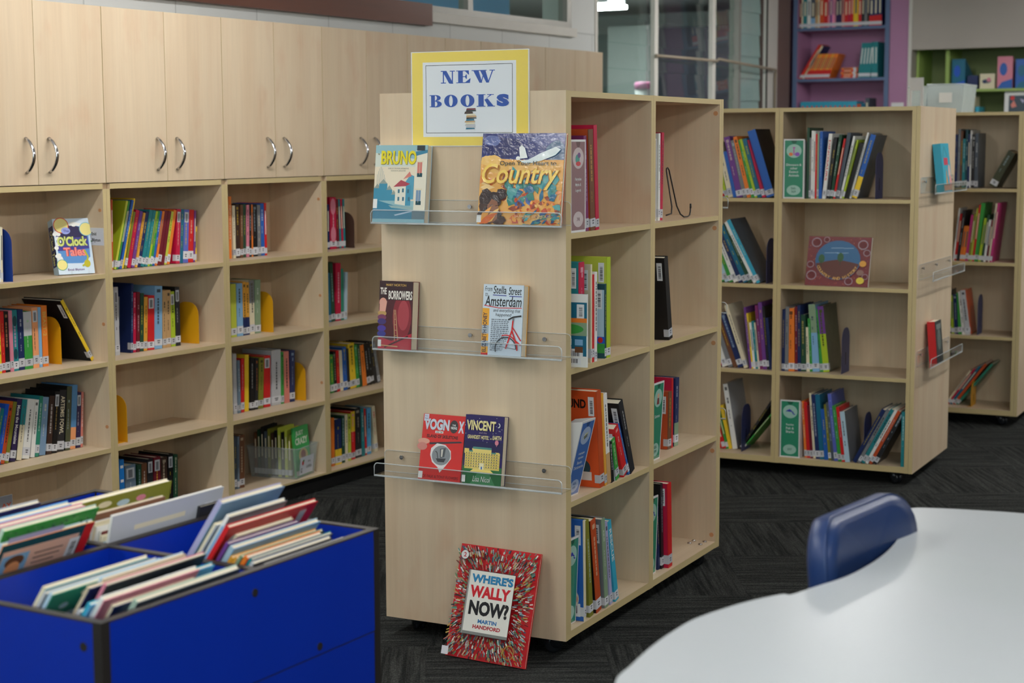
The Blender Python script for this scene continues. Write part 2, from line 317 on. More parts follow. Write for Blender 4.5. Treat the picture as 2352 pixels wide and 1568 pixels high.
class Print(MB):
    """flat shapes in (a, b) metres on a face; fn(a, b, lift) gives the point"""
    def __init__(s, fn, e=.00025): super().__init__(); s.fn = fn; s.k = 0; s.e = e
    def _l(s): s.k += 1; return s.e + s.k * 2.2e-5
    def poly(s, pts, c, mi=0):
        l = s._l(); s.face([s.fn(a, b, l) for a, b in pts], col(c), mi); return s
    def rect(s, a0, b0, a1, b1, c, mi=0): return s.poly([(a0,b0),(a1,b0),(a1,b1),(a0,b1)], c, mi)
    def ell(s, a, b, ra, rb, c, n=22, a0=0, a1=2 * PI): return s.poly([(a + ra * math.cos(a0 + (a1 - a0) * i / n), b + rb * math.sin(a0 + (a1 - a0) * i / n)) for i in range(n if abs(a1 - a0 - 2 * PI) < 1e-6 else n + 1)], c)
    def line(s, pts, w, c):
        l = s._l()
        for (x0, y0), (x1, y1) in zip(pts, pts[1:]):
            d = math.hypot(x1 - x0, y1 - y0) or 1; nx, ny = -(y1 - y0) / d * w / 2, (x1 - x0) / d * w / 2
            s.face([s.fn(*q, l) for q in ((x0 + nx, y0 + ny), (x0 - nx, y0 - ny), (x1 - nx, y1 - ny), (x1 + nx, y1 + ny))], col(c))
        return s
    def ring(s, a, b, ra, rb, ia, ib, c, a0=0, a1=2 * PI, n=26):
        l = s._l()
        for i in range(n):
            t, u = a0 + (a1 - a0) * i / n, a0 + (a1 - a0) * (i + 1) / n
            s.face([s.fn(*q, l) for q in ((a + ra * math.cos(t), b + rb * math.sin(t)), (a + ra * math.cos(u), b + rb * math.sin(u)), (a + ia * math.cos(u), b + ib * math.sin(u)), (a + ia * math.cos(t), b + ib * math.sin(t)))], col(c))
        return s
    def text(s, t, a0, b0, a1, b1, c, bold=.02, shear=0.0, keep=False):
        vs, fs, x0, x1, y0, y1 = glyphs(t, bold, shear); l = s._l()
        sx = (a1 - a0) / max(x1 - x0, 1e-6); sy = (b1 - b0) / max(y1 - y0, 1e-6)
        ox = a0
        if keep: q = min(abs(sx), abs(sy)); ox = (a0 + a1) / 2 - q * (x1 - x0) / 2; sx = sy = q
        s.mesh([s.fn(ox + (x - x0) * sx, b0 + (y - y0) * sy, l) for x, y in vs], fs, col(c)); return s
    def rtext(s, t, a, b, h, c, ang, bold=.02):
        """small text turned by ang about (a, b), height h"""
        vs, fs, x0, x1, y0, y1 = glyphs(t, bold); l = s._l(); q = h / .7; ca, sa = math.cos(ang), math.sin(ang); mx = (x0 + x1) / 2
        s.mesh([s.fn(a + ((x - mx) * ca - y * sa) * q, b + ((x - mx) * sa + y * ca) * q, l) for x, y in vs], fs, col(c)); return s
    def barcode(s, a0, b0, a1, b1, rnd, vert=True):
        s.rect(a0, b0, a1, b1, (226,228,232)); w, h = a1 - a0, b1 - b0; x = .12
        while x < .82:
            k = rnd.choice((.02, .035, .05))
            if vert: s.rect(a0 + w * .3, b0 + h * x, a0 + w * .78, b0 + h * (x + k), (60,60,66))
            else: s.rect(a0 + w * x, b0 + h * .25, a0 + w * (x + k), b0 + h * .85, (60,60,66))
            x += k + rnd.choice((.025, .04))
        return s

# ------------------------------------------------------------------ books
TITLES = ['white','cream','gold','black','yellow','paleblue']
def bright(c): r, g, b = PAL[c] if isinstance(c, str) else c; return .3 * r + .59 * g + .11 * b
def book(loc, rz, lean, t, h, d, spine, o, label, group, small=False):
    """a book standing on its tail: spine on the front (y=0), left cover at x=0"""
    rnd = random.Random(hash((round(loc[0], 3), round(loc[1], 3), round(loc[2], 2))) & 0xffff)
    cov = o.get('cov', spine); ct = min(.0022, t * .25)
    b = MB(); cs, cc = col(spine), col(cov)
    zs = [(0, h, cs)]
    if 'top' in o: zs = [(0, h * .58, cs), (h * .58, h, col(o['top']))]
    if 'bot' in o: zs = [(0, h * .34, col(o['bot'])), (h * .34, h, cs)]
    for z0, z1, c in zs: b.box(0, t, 0, ct, z0, z1, c)
    b.box(0, ct, ct, d, 0, h, cc); b.box(t - ct, t, ct, d, 0, h, cc)
    root = b.build('book', 'print', None, loc, (0, lean, rz)); tag(root, label, 'book', group)
    pb = MB(); pb.box(ct, t - ct, ct, d - .003, .002, h - .003); pb.build('pages', 'pages', root)
    if small: return root
    if t > .0055 and o.get('sl', 1) and rnd.random() < .86 and (o.get('lab') is None or o.get('bc') != 2):
        lb = MB(); z0 = .006 + rnd.random() * .008; lh = .021 + rnd.random() * .008; lg = 214 - rnd.randrange(34); lb.box(-.00025, t + .00025, -.0005, .016, z0, z0 + lh, col((lg, lg + 2, lg + 8)))
        fp = Print(lambda x, z, l: (x, -.0005 - l, z)); fp.rect(t * .35, z0 + .008, t * .65, z0 + .012, (70,72,80)); fp.rect(t * .3, z0 + .015, t * .7, z0 + .019, (90,92,100))
        lb.mesh(fp.v, fp.f, (.1, .1, .12, 1)); lb.build('spine_label', 'matt', root)
    p = Print(lambda x, z, l: (x, -l, z)); has = False
    ti = o.get('ti')
    if ti is None: ti = rnd.choice([q for q in TITLES if abs(bright(q) - bright(spine)) > 70] or ['white']) if rnd.random() < .8 else 0
    if 'tx' in o:
        q = Print(lambda a, bb, l: (bb, -l, h * .9 - a)); q.text(o['tx'], 0, t * .22, h * (.62 if len(o['tx']) > 7 else .4), t * .8, ti or 'white', .015)
        p.mesh(q.v, q.f, col(ti or 'white')); has = True
    elif ti:
        ca, cb2 = PAL[ti], PAL[spine]; mixc = tuple(int(x * .62 + y * .38) for x, y in zip(ca, cb2))
        z = h * (.92 - rnd.random() * .14); w = min(t * (.16 + rnd.random() * .2), .008); x0 = (t - w) * (.4 + rnd.random() * .2); stop = h * (.28 + rnd.random() * .14)
        while z > stop:
            k = rnd.uniform(.004, .014); p.rect(x0, max(z - k, stop), x0 + w, z, mixc); z -= k + .0025
            if rnd.random() < .14: z -= h * .09; w = min(w, .003)
        if t > .016 and rnd.random() < .4: p.rect(t * .25, h * .9, t * .75, h * .95, mixc)
        has = True
    if o.get('cir'):
        for zz in (.82, .28): p.ell(t / 2, h * zz, t * .42, t * .8, 'darkteal' if spine == 'teal' else 'rose')
        has = True
    if o.get('bar'):
        p.rect(t * .12, h * .76, t * .88, h * .95, (200,204,210)); p.rect(t * .3, h * .78, t * .7, h * .92, (120,124,130)); has = True
    if has: p.build('spine_print', 'print', root)
    p = Print(lambda a, z, l: (-l, d - a, z))          # left cover, a runs towards the spine
    if o.get('bc'):
        p.barcode(d - .027, h - .072, d - .009, h - .016, rnd)
        if o['bc'] == 2: p.barcode(d - .075, .012, d - .012, .05, rnd, False)
    if o.get('card'): p.rect(d * .2, h * .38, d * .72, h * .8, (196,202,208)); p.rect(d * .3, h * .5, d * .6, h * .52, (90,96,110)); p.rect(d * .3, h * .58, d * .64, h * .6, (90,96,110))
    if o.get('panel'): p.rect(d * .1, h * .1, d * .78, h * .8, 'paleblue')
    if o.get('band'): p.rect(0, h * .92, d, h, 'darkteal'); p.rect(0, 0, d, h * .07, 'darkteal'); p.rect(0, h * .07, d, h * .22, 'green'); p.rect(d * .62, h * .2, d, h * .29, 'royal'); p.ell(d * .92, h * .245, .008, .008, 'red')
    if o.get('ctx'):
        s = o['ctx']
        if s == 'ds': p.text(s, d - .054, h * .765, d - .03, h * .84, (34,40,30), .02)
        else:
            p.text(s, d - .125, h * .82, d - .034, h * .915, (30,16,12), .04); p.ell(d - .05, h * .2, .022, .024, (40,70,80)); p.rect(d - .075, .02, d - .025, .045, (214,206,200))
    art = o.get('art')
    if art == 'reader':
        p.rect(0, h * .9, d, h, 'white'); p.rect(0, h * .885, d, h * .9, 'white'); p.ell(d - .07, h * .955, .012, .009, 'lime')
        p.rect(0, h * .64, d, h * .885, 'tealblue'); p.rect(0, h * .6, d, h * .67, 'orange'); p.rect(0, h * .43, d, h * .61, 'sage'); p.ell(d - .06, h * .52, .05, .014, 'green'); p.ell(d - .09, h * .5, .03, .016, 'darkgreen')
        for i in range(2):
            for j in range(2): p.rect(d - .07 + i * .034, h * (.2 + j * .1), d - .046 + i * .034, h * (.28 + j * .1), ['rust','cream','brown','lightblue'][i * 2 + j])
        p.rect(0, 0, d, h * .15, 'white'); p.barcode(d - .066, .006, d - .018, .026, rnd, False); p.barcode(d - .03, h * .67, d - .008, h * .86, rnd)
    if art == 'planets':
        for cy, cr, c1 in ((.73, .03, 'darkpurple'), (.5, .032, 'darkteal'), (.22, .034, 'rust')):
            p.ell(d - .05, h * cy, cr, cr, 'cream' if cy < .3 else c1); p.ell(d - .05, h * cy, cr * .88, cr * .88, c1)
            for q in range(5): p.ell(d - .05 + rnd.uniform(-.015, .015), h * cy + rnd.uniform(-.015, .015), .003, .003, 'gold')
        for q in range(8): p.ell(d - .02 - rnd.random() * .1, h * rnd.random(), .004, .004, 'gold')
    if p.f: p.build('cover_print', 'print', root)
    return root
FAR = MB()
def far_book(loc, rz, lean, t, h, d, spine, o):
    m = Matrix.Translation(loc) @ Matrix.Rotation(rz, 4, 'Z') @ Matrix.Rotation(lean, 4, 'Y'); b = MB(); ct = min(.002, t * .25); cs, cc = col(spine), col(o.get('cov', spine))
    if 'bot' in o: b.box(0, t, 0, ct, 0, h * .34, col(o['bot'])); b.box(0, t, 0, ct, h * .34, h, cs)
    else: b.box(0, t, 0, ct, 0, h, cs)
    b.box(0, ct, ct, d, 0, h, cc); b.box(t - ct, t, ct, d, 0, h, cc); b.box(ct, t - ct, ct, d - .003, .002, h - .003, L(232, 222, 200)); b.box(-.0002, t + .0002, -.0005, .01, .008, .03, L(204, 206, 212))
    if o.get('ti', 1): b.box(t * .32, t * .68, -.0004, 0, h * .4, h * .85, col(o.get('ti') if isinstance(o.get('ti'), str) else ('cream' if bright(spine) < 120 else 'slate')))
    n = len(FAR.v); FAR.v += [tuple(m @ Vector(q)) for q in b.v]; FAR.f += [tuple(i + n for i in f) for f in b.f]; FAR.m += b.m; FAR.c += b.c; FAR.sm += b.sm
def cover_book(loc, rot, w, h, t, front, spine, label, group=None, gloss='print', draw=None, pcol=None, back=None):
    """a book shown by its front cover: cover at y=0, spine at x=0"""
    ct = min(.0018, t * .25); b = MB(); cf, cs = col(front), col(spine)
    b.box(0, w, 0, ct, 0, h, cf); b.box(0, w, t - ct, t, 0, h, col(back or spine)); b.box(0, ct, ct, t - ct, 0, h, cs)
    root = b.build('book', gloss, None, loc, rot); tag(root, label, 'book', group)
    pb = MB(); pb.box(ct, w - .0015, ct, t - ct, .0015, h - .0015); pb.build('pages', 'pages', root)
    if draw:
        p = Print(lambda a, z, l: (a, -l, z)); draw(p, w, h); p.build('cover_art', gloss, root)
    return root

# ------------------------------------------------------------------ book tables, metres in each bookcase's own frame
# (u along shelf, setback, thickness, height, depth, lean, colour, extras)
ROWS = [
 ('top shelf of leftmost wall bay', (-1.7567,5.0887,1.03452,0.978), 'books on the top shelf of the leftmost wall bay', True, [
  (0.2946,0.0525,0.0177,0.1767,0.12,0.036,'white'),
  (0.3135,0.053,0.0085,0.1758,0.12,0.032,'cream',{'far': 1}),
 ]),
 ('second shelf of leftmost wall bay', (-1.7567,5.0887,1.03452,0.675), 'books on the second shelf of the leftmost wall bay', True, [
  (0.3243,0.1032,0.0142,0.1994,0.136,0,'grey'),
  (0.3396,0.1038,0.009,0.2017,0.137,-0.002,'yellow'),
  (0.3488,0.103,0.0148,0.2021,0.137,0,'red',{'ti': 'gold'}),
  (0.3656,0.1037,0.018,0.2003,0.136,-0.002,'black',{'ti': 'peach'}),
  (0.384,0.1001,0.0132,0.2023,0.138,-0.001,'rose'),
  (0.3977,0.1019,0.0218,0.2019,0.137,0,'teal',{'ti': 'pink','cir': 1}),
  (0.4234,0.1038,0.0237,0.2011,0.137,0,'navy',{'ti': 'white'}),
  (0.4483,0.1026,0.034,0.1915,0.13,0,'green',{'top': 'lightgrey','ti': 'white'}),
  (0.486,0.1036,0.0254,0.2025,0.138,-0.002,'peach',{'bar': 1}),
  (0.5115,0.1005,0.0113,0.2019,0.137,0,'lightblue'),
  (0.5265,0.1019,0.0247,0.2054,0.14,0,'orange',{'ti': 'gold','tx': 'BEAST-2'}),
 ]),
 ('second shelf of leftmost wall bay,', (-1.7567,5.0887,1.03452,0.675), '', True, [
  (0.7189,0.0685,0.0123,0.256,0.185,-0.556,'yellow',{'cov': 'black','bc': 1,'lab': 'black book with yellow spine leaning against side of leftmost wall bay'}),
 ]),
 ('third shelf of leftmost wall bay', (-1.7567,5.0887,1.03452,0.375), 'books on the third shelf of the leftmost wall bay', True, [
  (0.2736,0.1022,0.014,0.194,0.132,0.251,'rose'),
  (0.289,0.1023,0.0152,0.1886,0.128,0.249,'teal'),
  (0.3055,0.1001,0.0152,0.2008,0.137,0.248,'royal',{'ti': 'gold'}),
  (0.3226,0.1009,0.0161,0.1952,0.133,0.243,'rust',{'cov': 'orange'}),
  (0.3411,0.1011,0.015,0.2034,0.138,0.241,'olive',{'cov': 'orange','ti': 0}),
  (0.3657,0.1037,0.0222,0.2069,0.141,0.202,'darkpurple',{'ti': 'white','tx': 'Move the Mountains'}),
  (0.3943,0.1031,0.0207,0.2025,0.138,0.183,'cream',{'top': 'teal','ti': 'black','cov': 'black'}),
  (0.4173,0.1006,0.029,0.1996,0.136,0.183,'white',{'ti': 'black'}),
  (0.4555,0.1032,0.0178,0.1939,0.132,0.154,'white',{'ti': 'black'}),
  (0.4752,0.1006,0.0143,0.204,0.139,0.151,'seagreen',{'cov': 'teal'}),
  (0.4934,0.1025,0.0272,0.1964,0.134,0.135,'steel'),
  (0.524,0.1005,0.0229,0.1974,0.134,0.127,'darkbrown',{'ti': 'white','cov': 'black'}),
  (0.549,0.1,0.0213,0.2092,0.142,0.122,'black',{'cov': 'black','bar': 1}),
  (0.5748,0.1035,0.0309,0.2098,0.143,0.118,'nearblack',{'ti': 'cream','tx': 'ARTEMIS FOWL','cov': 'black'}),
  (0.6116,0.1008,0.0212,0.2189,0.149,0.093,'darkolive',{'cov': 'black'}),
  (0.6344,0.1009,0.0235,0.2206,0.15,0.099,'steelblue',{'bot': 'peach'}),
  (0.6647,0.1039,0.0202,0.1919,0.131,0.073,'darkpurple',{'bar': 1,'cov': 'navy'}),
  (0.6859,0.1035,0.0103,0.1915,0.13,0.071,'salmon'),
 ]),
 ('top shelf of second wall bay', (-1.7567,5.0887,1.03452,0.978), 'books on the top shelf of the second wall bay', False, [
  (0.862,0.1012,0.0075,0.2462,0.167,0.029,'rust',{'ti': 'white','far': 1}),
  (0.876,0.1038,0.0095,0.2484,0.22,0.29,'yellowgreen',{'cov': 'lime'}),
  (0.887,0.1022,0.0058,0.248,0.169,0.289,'green',{'far': 1}),
  (0.8934,0.1027,0.0057,0.2483,0.169,0.289,'navy',{'far': 1}),
  (0.8996,0.1008,0.0106,0.2496,0.17,0.291,'blue'),
  (0.9133,0.1038,0.0084,0.2553,0.174,0.283,'yellow'),
  (0.9265,0.1028,0.0099,0.2052,0.14,0.27,'olive'),
  (0.94,0.1039,0.0174,0.2098,0.143,0.265,'crimson'),
  (0.9608,0.1036,0.0147,0.205,0.139,0.265,'purple'),
  (0.9782,0.1012,0.0104,0.1991,0.135,0.264,'amber'),
  (0.9894,0.1014,0.0151,0.2023,0.138,0.265,'navy'),
  (1.0063,0.1007,0.017,0.2076,0.141,0.266,'teal'),
  (1.0254,0.1006,0.0142,0.2059,0.14,0.266,'teal'),
  (1.0413,0.1003,0.0095,0.2029,0.138,0.264,'lime',{'far': 1}),
  (1.0532,0.1012,0.0112,0.2024,0.138,0.257,'green'),
  (1.0672,0.1024,0.0114,0.2016,0.137,0.249,'blue'),
  (1.0799,0.1,0.0098,0.2011,0.137,0.247,'orange',{'far': 1}),
  (1.0913,0.1027,0.0198,0.2006,0.136,0.244,'maroon'),
  (1.1129,0.1014,0.0151,0.1991,0.135,0.242,'maroon'),
  (1.1289,0.1012,0.0119,0.1973,0.134,0.243,'yellowgreen'),
  (1.1437,0.1033,0.0154,0.2014,0.137,0.233,'orange'),
  (1.1916,0.1019,0.0213,0.2001,0.2,0.077,'crimson',{'cov': 'crimson','bar': 1}),
  (1.2134,0.1013,0.0167,0.1996,0.136,0.079,'tealblue'),
  (1.2318,0.1019,0.0265,0.1965,0.134,0.075,'violet',{'bar': 1}),
  (1.2607,0.1028,0.0269,0.195,0.133,0.067,'red'),
  (1.288,0.1002,0.0086,0.1918,0.13,0.068,'purple',{'far': 1}),
  (1.299,0.1039,0.0086,0.1324,0.11,0.066,'yellow',{'far': 1}),
 ]),
 ('second shelf of second wall bay', (-1.7567,5.0887,1.03452,0.675), 'books on the second shelf of the second wall bay', False, [
  (0.8659,0.1001,0.0221,0.2419,0.164,0,'lightgrey',{'bar': 1}),
  (0.9461,0.103,0.0109,0.2486,0.2,0.05,'navy',{'cov': 'navy','card': 1}),
  (0.9586,0.1034,0.0141,0.2141,0.146,0.045,'crimson',{'ti': 'white'}),
  (0.9731,0.1001,0.0147,0.2155,0.147,0.046,'maroon'),
  (0.9929,0.1032,0.0179,0.2092,0.142,0.051,'darkgreen'),
  (1.011,0.1015,0.0174,0.1943,0.132,0.053,'amber'),
  (1.032,0.1023,0.0338,0.1971,0.134,0.044,'red',{'bar': 1}),
  (1.0668,0.1,0.038,0.2284,0.155,0.042,'lightblue'),
  (1.1092,0.1002,0.0205,0.2093,0.142,0.029,'tan'),
  (1.1318,0.1007,0.0212,0.2098,0.143,0.024,'tan'),
  (1.1587,0.1038,0.0233,0.203,0.138,-0.001,'lime',{'bar': 1}),
  (1.1824,0.1008,0.0235,0.2176,0.148,0,'nearblack',{'cov': 'black','bar': 1}),
 ]),
 ('bottom shelf of second wall bay', (-1.7567,5.0887,1.03452,0.078), 'books on the bottom shelf of the second wall bay', False, [
  (0.8557,0.063,0.053,0.2053,0.14,0,'bluegrey',{'bar': 1}),
  (0.9145,0.0637,0.0192,0.1989,0.135,0.029,'darkgreen'),
  (0.9368,0.0638,0.0265,0.1993,0.136,0.026,'brown'),
  (0.9653,0.0614,0.0272,0.211,0.144,0.021,'nearblack',{'bar': 1}),
  (0.9955,0.0614,0.0348,0.2117,0.144,0.034,'maroon',{'bar': 1}),
  (1.0354,0.0621,0.0323,0.2053,0.14,0.027,'darkbrown'),
  (1.0738,0.0631,0.0269,0.2113,0.144,0.024,'black',{'bar': 1}),
  (1.1019,0.0604,0.0196,0.2047,0.139,0.029,'darkgreen'),
 ]),
 ('top shelf of third wall bay', (-1.7567,5.0887,1.03452,0.978), 'books on the top shelf of the third wall bay', False, [
  (1.4942,0.103,0.0148,0.2376,0.162,0.022,'orange'),
  (1.519,0.1032,0.0156,0.2027,0.138,0,'cream'),
  (1.5376,0.1034,0.0211,0.2066,0.14,0,'darkbrown'),
  (1.5591,0.1001,0.015,0.2037,0.139,0.022,'brown'),
  (1.5778,0.1038,0.0172,0.2052,0.14,0.025,'darkgreen'),
  (1.5954,0.1004,0.0152,0.2024,0.138,0.027,'rose'),
  (1.6115,0.1014,0.0139,0.2041,0.139,0.026,'black'),
  (1.6287,0.1024,0.0083,0.2035,0.138,0.012,'orange',{'far': 1}),
  (1.6403,0.1037,0.0252,0.2031,0.138,-0.001,'black'),
  (1.6659,0.1014,0.0183,0.2,0.136,0,'grey'),
  (1.6886,0.1037,0.0205,0.2051,0.14,-0.001,'blue'),
  (1.7095,0.1022,0.0128,0.2064,0.14,0,'red',{'ti': 'white','far': 1}),
 ]),
 ('second shelf of third wall bay', (-1.7567,5.0887,1.03452,0.675), 'books on the second shelf of the third wall bay', False, [
  (1.4951,0.1012,0.0312,0.205,0.139,0,'yellowgreen'),
  (1.5305,0.1013,0.0343,0.205,0.139,0,'lightblue'),
  (1.5662,0.1007,0.0186,0.209,0.142,0,'amber',{'bot': 'navy'}),
  (1.5859,0.1003,0.0173,0.2054,0.14,0,'amber',{'bot': 'navy'}),
  (1.6057,0.1006,0.0286,0.2112,0.144,0,'cream',{'top': 'grey'}),
  (1.6397,0.1028,0.0331,0.2103,0.143,0.021,'sage'),
 ]),
 ('third shelf of third wall bay', (-1.7567,5.0887,1.03452,0.375), 'books on the third shelf of the third wall bay', False, [
  (1.5016,0.104,0.0205,0.2361,0.161,0.003,'lightgrey'),
  (1.5232,0.1006,0.0165,0.2065,0.14,0,'bluegrey'),
  (1.5413,0.1002,0.0179,0.2112,0.144,0.029,'red'),
  (1.5667,0.1039,0.0236,0.2221,0.151,0.032,'yellow'),
  (1.5964,0.1021,0.0273,0.2057,0.14,0.035,'black'),
  (1.6257,0.1016,0.0183,0.2023,0.138,0.042,'nearblack',{'ti': 'orange'}),
  (1.6462,0.1009,0.0291,0.2012,0.137,0.06,'olive',{'ti': 'black'}),
  (1.6813,0.1024,0.0402,0.2046,0.139,0.034,'red',{'bar': 1}),
  (1.7334,0.1033,0.0568,0.2212,0.15,0.021,'lightgrey',{'cov': 'lightgrey'}),
  (1.7923,0.1018,0.0162,0.2093,0.142,0.014,'green'),
  (1.8121,0.1017,0.0326,0.2086,0.142,0,'salmon'),
  (1.8465,0.1002,0.0299,0.2091,0.142,0.028,'navy'),
 ]),
 ('bottom shelf of third wall bay', (-1.7567,5.0887,1.03452,0.078), 'small books at the left of the bottom shelf of the third wall bay', False, [
  (1.4947,0.1037,0.0137,0.2049,0.139,0.025,'slate'),
  (1.5088,0.1001,0.0117,0.2059,0.14,0.026,'bluegrey',{'far': 1}),
  (1.5213,0.102,0.0305,0.208,0.141,0.029,'brown'),
 ]),
 ('top shelf of fourth wall bay', (-1.7567,5.0887,1.03452,0.978), 'books on the top shelf of the fourth wall bay', False, [
  (2.1181,0.1034,0.0158,0.1868,0.127,-0.001,'navy',{'far': 1}),
  (2.1343,0.1005,0.0421,0.2151,0.146,0,'crimson',{'ti': 'white','cir': 1}),
  (2.1811,0.1029,0.0184,0.2053,0.14,-0.02,'maroon'),
  (2.2032,0.1038,0.0136,0.2054,0.14,-0.035,'teal',{'far': 1}),
  (2.2173,0.1025,0.0121,0.2063,0.14,-0.038,'crimson',{'far': 1}),
  (2.2308,0.1032,0.013,0.2057,0.14,-0.022,'teal',{'far': 1}),
 ]),
 ('second shelf of fourth wall bay', (-1.7567,5.0887,1.03452,0.675), 'books on the second shelf of the fourth wall bay', False, [
  (2.1148,0.1004,0.0182,0.2056,0.14,-0.034,'tealblue'),
  (2.1372,0.1017,0.0239,0.2487,0.169,-0.052,'darkgreen'),
  (2.1622,0.1006,0.0354,0.2422,0.165,0.021,'crimson',{'ti': 'white'}),
  (2.2045,0.1034,0.0203,0.2168,0.147,0,'seagreen'),
  (2.2252,0.1012,0.0179,0.2002,0.136,0.052,'paleblue'),
 ]),
 ('third shelf of fourth wall bay', (-1.7567,5.0887,1.03452,0.375), 'books on the third shelf of the fourth wall bay', False, [
  (2.1223,0.1018,0.0237,0.1615,0.11,-0.034,'green'),
  (2.1499,0.104,0.0191,0.1712,0.116,-0.046,'black'),
  (2.169,0.1034,0.0215,0.1745,0.119,-0.042,'red'),
  (2.1921,0.1039,0.0216,0.1724,0.117,-0.048,'cream'),
  (2.2142,0.1018,0.0266,0.1844,0.125,-0.047,'blue'),
  (2.2412,0.102,0.0194,0.1759,0.12,-0.06,'nearblack'),
  (2.2614,0.1029,0.044,0.1942,0.132,-0.071,'yellow'),
  (2.3061,0.1019,0.0221,0.1856,0.126,-0.091,'green'),
  (2.3288,0.1012,0.0197,0.184,0.125,-0.099,'darkgreen'),
  (2.3497,0.1016,0.0321,0.1798,0.122,-0.102,'orange'),
  (2.3826,0.1006,0.0248,0.1851,0.126,-0.135,'black'),
  (2.4097,0.1015,0.0249,0.1856,0.126,-0.162,'black'),
  (2.4396,0.104,0.025,0.1858,0.126,-0.195,'nearblack'),
  (2.4661,0.1038,0.02,0.1841,0.125,-0.215,'grey'),
 ]),
 ('bottom shelf of fourth wall bay', (-1.7567,5.0887,1.03452,0.078), 'books on the bottom shelf of the fourth wall bay', False, [
  (2.0595,0.0561,0.0207,0.2037,0.138,0,'orange'),
  (2.0895,0.0599,0.045,0.1926,0.131,0,'navy',{'bot': 'yellow','ti': 'yellow'}),
  (2.1427,0.0633,0.0195,0.1999,0.136,0,'darkgreen'),
  (2.1666,0.0648,0.0187,0.2025,0.138,0,'cream'),
  (2.1923,0.068,0.0205,0.2001,0.136,0,'yellowgreen'),
  (2.2222,0.073,0.0264,0.206,0.14,0,'red',{'top': 'yellow'}),
  (2.2605,0.0777,0.0401,0.215,0.146,-0.027,'nearblack',{'cov': 'black'}),
  (2.3064,0.0795,0.0219,0.2075,0.141,-0.03,'teal'),
  (2.3364,0.0833,0.0127,0.2032,0.138,-0.036,'red',{'far': 1}),
  (2.3549,0.0858,0.0281,0.2015,0.137,0,'sky'),
  (2.4187,0.0913,0.0232,0.2034,0.138,-0.104,'cream',{'ti': 'red'}),
 ]),
 ('top shelf of near bay of centre bookcase', (0.1453,4.4858,1.10099,1.175), '', False, [
  (0.1418,0.0057,0.0189,0.2602,0.2,-0.066,'plum',{'cov': 'plum','bc': 1,'ti': 'white'}),
  (0.1746,0.006,0.0317,0.2775,0.22,-0.064,'brown',{'cov': 'rust','bc': 1}),
  (0.2068,0.0045,0.0216,0.2893,0.24,-0.063,'crimson',{'cov': 'crimson','ti': 0}),
 ]),
 ('top shelf of far bay of centre bookcase', (0.1453,4.4858,1.10099,1.175), '', False, [
  (0.7816,0.0506,0.0145,0.2684,0.2,0,'white',{'cov': 'white'}),
  (0.7986,0.051,0.0191,0.271,0.22,0.035,'crimson',{'cov': 'crimson','ti': 'black'}),
 ]),
 ('second shelf of near bay of centre bookcase', (0.1453,4.4858,1.10099,0.807), '', False, [
  (0.0951,0.0049,0.0338,0.2852,0.2,0,'crimson',{'cov': 'teal','bc': 1,'lift': 0}),
  (0.176,0.0061,0.0084,0.2743,0.21,0,'cream',{'cov': 'beige','bc': 1}),
  (0.1853,0.0058,0.0132,0.2453,0.167,-0.0,'red',{'cov': 'red','ti': 0}),
  (0.1989,0.0042,0.0157,0.2516,0.171,0.001,'white',{'cov': 'white','bc': 1}),
  (0.2739,0.0068,0.0112,0.2125,0.17,-0.001,'darkteal',{'cov': 'paleblue','bc': 1,'band': 1}),
  (0.2855,0.0056,0.0256,0.2872,0.25,0,'lime',{'cov': 'yellowgreen','bc': 1,'ctx': 'ds','ti': 0}),
 ]),
 ('second shelf of near bay of centre bookcase,', (0.1453,4.4858,1.10099,0.807), '', False, [
  (0.0755,-0.0277,0.0064,0.2009,0.16,0,'white',{'cov': 'tealblue','bc': 2,'ti': 0,'lab': 'teal and white reader sticking out of second shelf of centre bookcase','art': 'reader'}),
 ]),
 ('second shelf of far bay of centre bookcase', (0.1453,4.4858,1.10099,0.807), '', False, [
  (0.7625,0.0044,0.0307,0.2612,0.24,-0.176,'black',{'cov': 'black','bc': 1,'card': 1,'ti': 0}),
 ]),
 ('third shelf of near bay of centre bookcase', (0.1453,4.4858,1.10099,0.439), '', False, [
  (0.2411,0.0052,0.0304,0.2821,0.25,-0.104,'rust',{'cov': 'orangered','bc': 1,'ctx': 'ROUND','ti': 0}),
  (0.2737,0.004,0.0136,0.2718,0.185,-0.11,'amber',{'ti': 0}),
  (0.294,0.0057,0.0267,0.2675,0.182,-0.126,'white',{'bot': 'tan'}),
  (0.323,0.0049,0.0164,0.1208,0.11,-0.138,'black',{'ti': 'white'}),
  (0.3583,0.0063,0.0248,0.1299,0.11,-0.283,'green',{'cov': 'paleblue'}),
  (0.413,0.0056,0.0312,0.1696,0.115,-0.448,'red',{'cov': 'red','bc': 1,'panel': 1}),
  (0.452,0.0062,0.01,0.1805,0.123,-0.468,'blue'),
  (0.4667,0.0053,0.0298,0.2424,0.17,-0.402,'nearblack',{'cov': 'black','bc': 1,'ti': 'white'}),
 ]),
 ('third shelf of far bay of centre bookcase', (0.1453,4.4858,1.10099,0.439), '', False, [
  (0.8811,0.0526,0.0283,0.186,0.2,0.025,'brown',{'cov': 'rust','bc': 1}),
  (0.9146,0.0532,0.0118,0.2264,0.24,0,'red',{'cov': 'crimson','ti': 0}),
  (0.9416,0.0538,0.0323,0.2224,0.2,0.027,'navy',{'cov': 'navy','bc': 1,'bot': 'sage'}),
 ]),
 ('bottom shelf of near bay of centre bookcase', (0.1453,4.4858,1.10099,0.077), '', False, [
  (0.1311,0.0044,0.0128,0.2915,0.21,-0.025,'cream',{'cov': 'blue','bc': 2,'art': 'planets','ti': 0}),
  (0.174,0.0064,0.0243,0.2872,0.195,-0.12,'olive'),
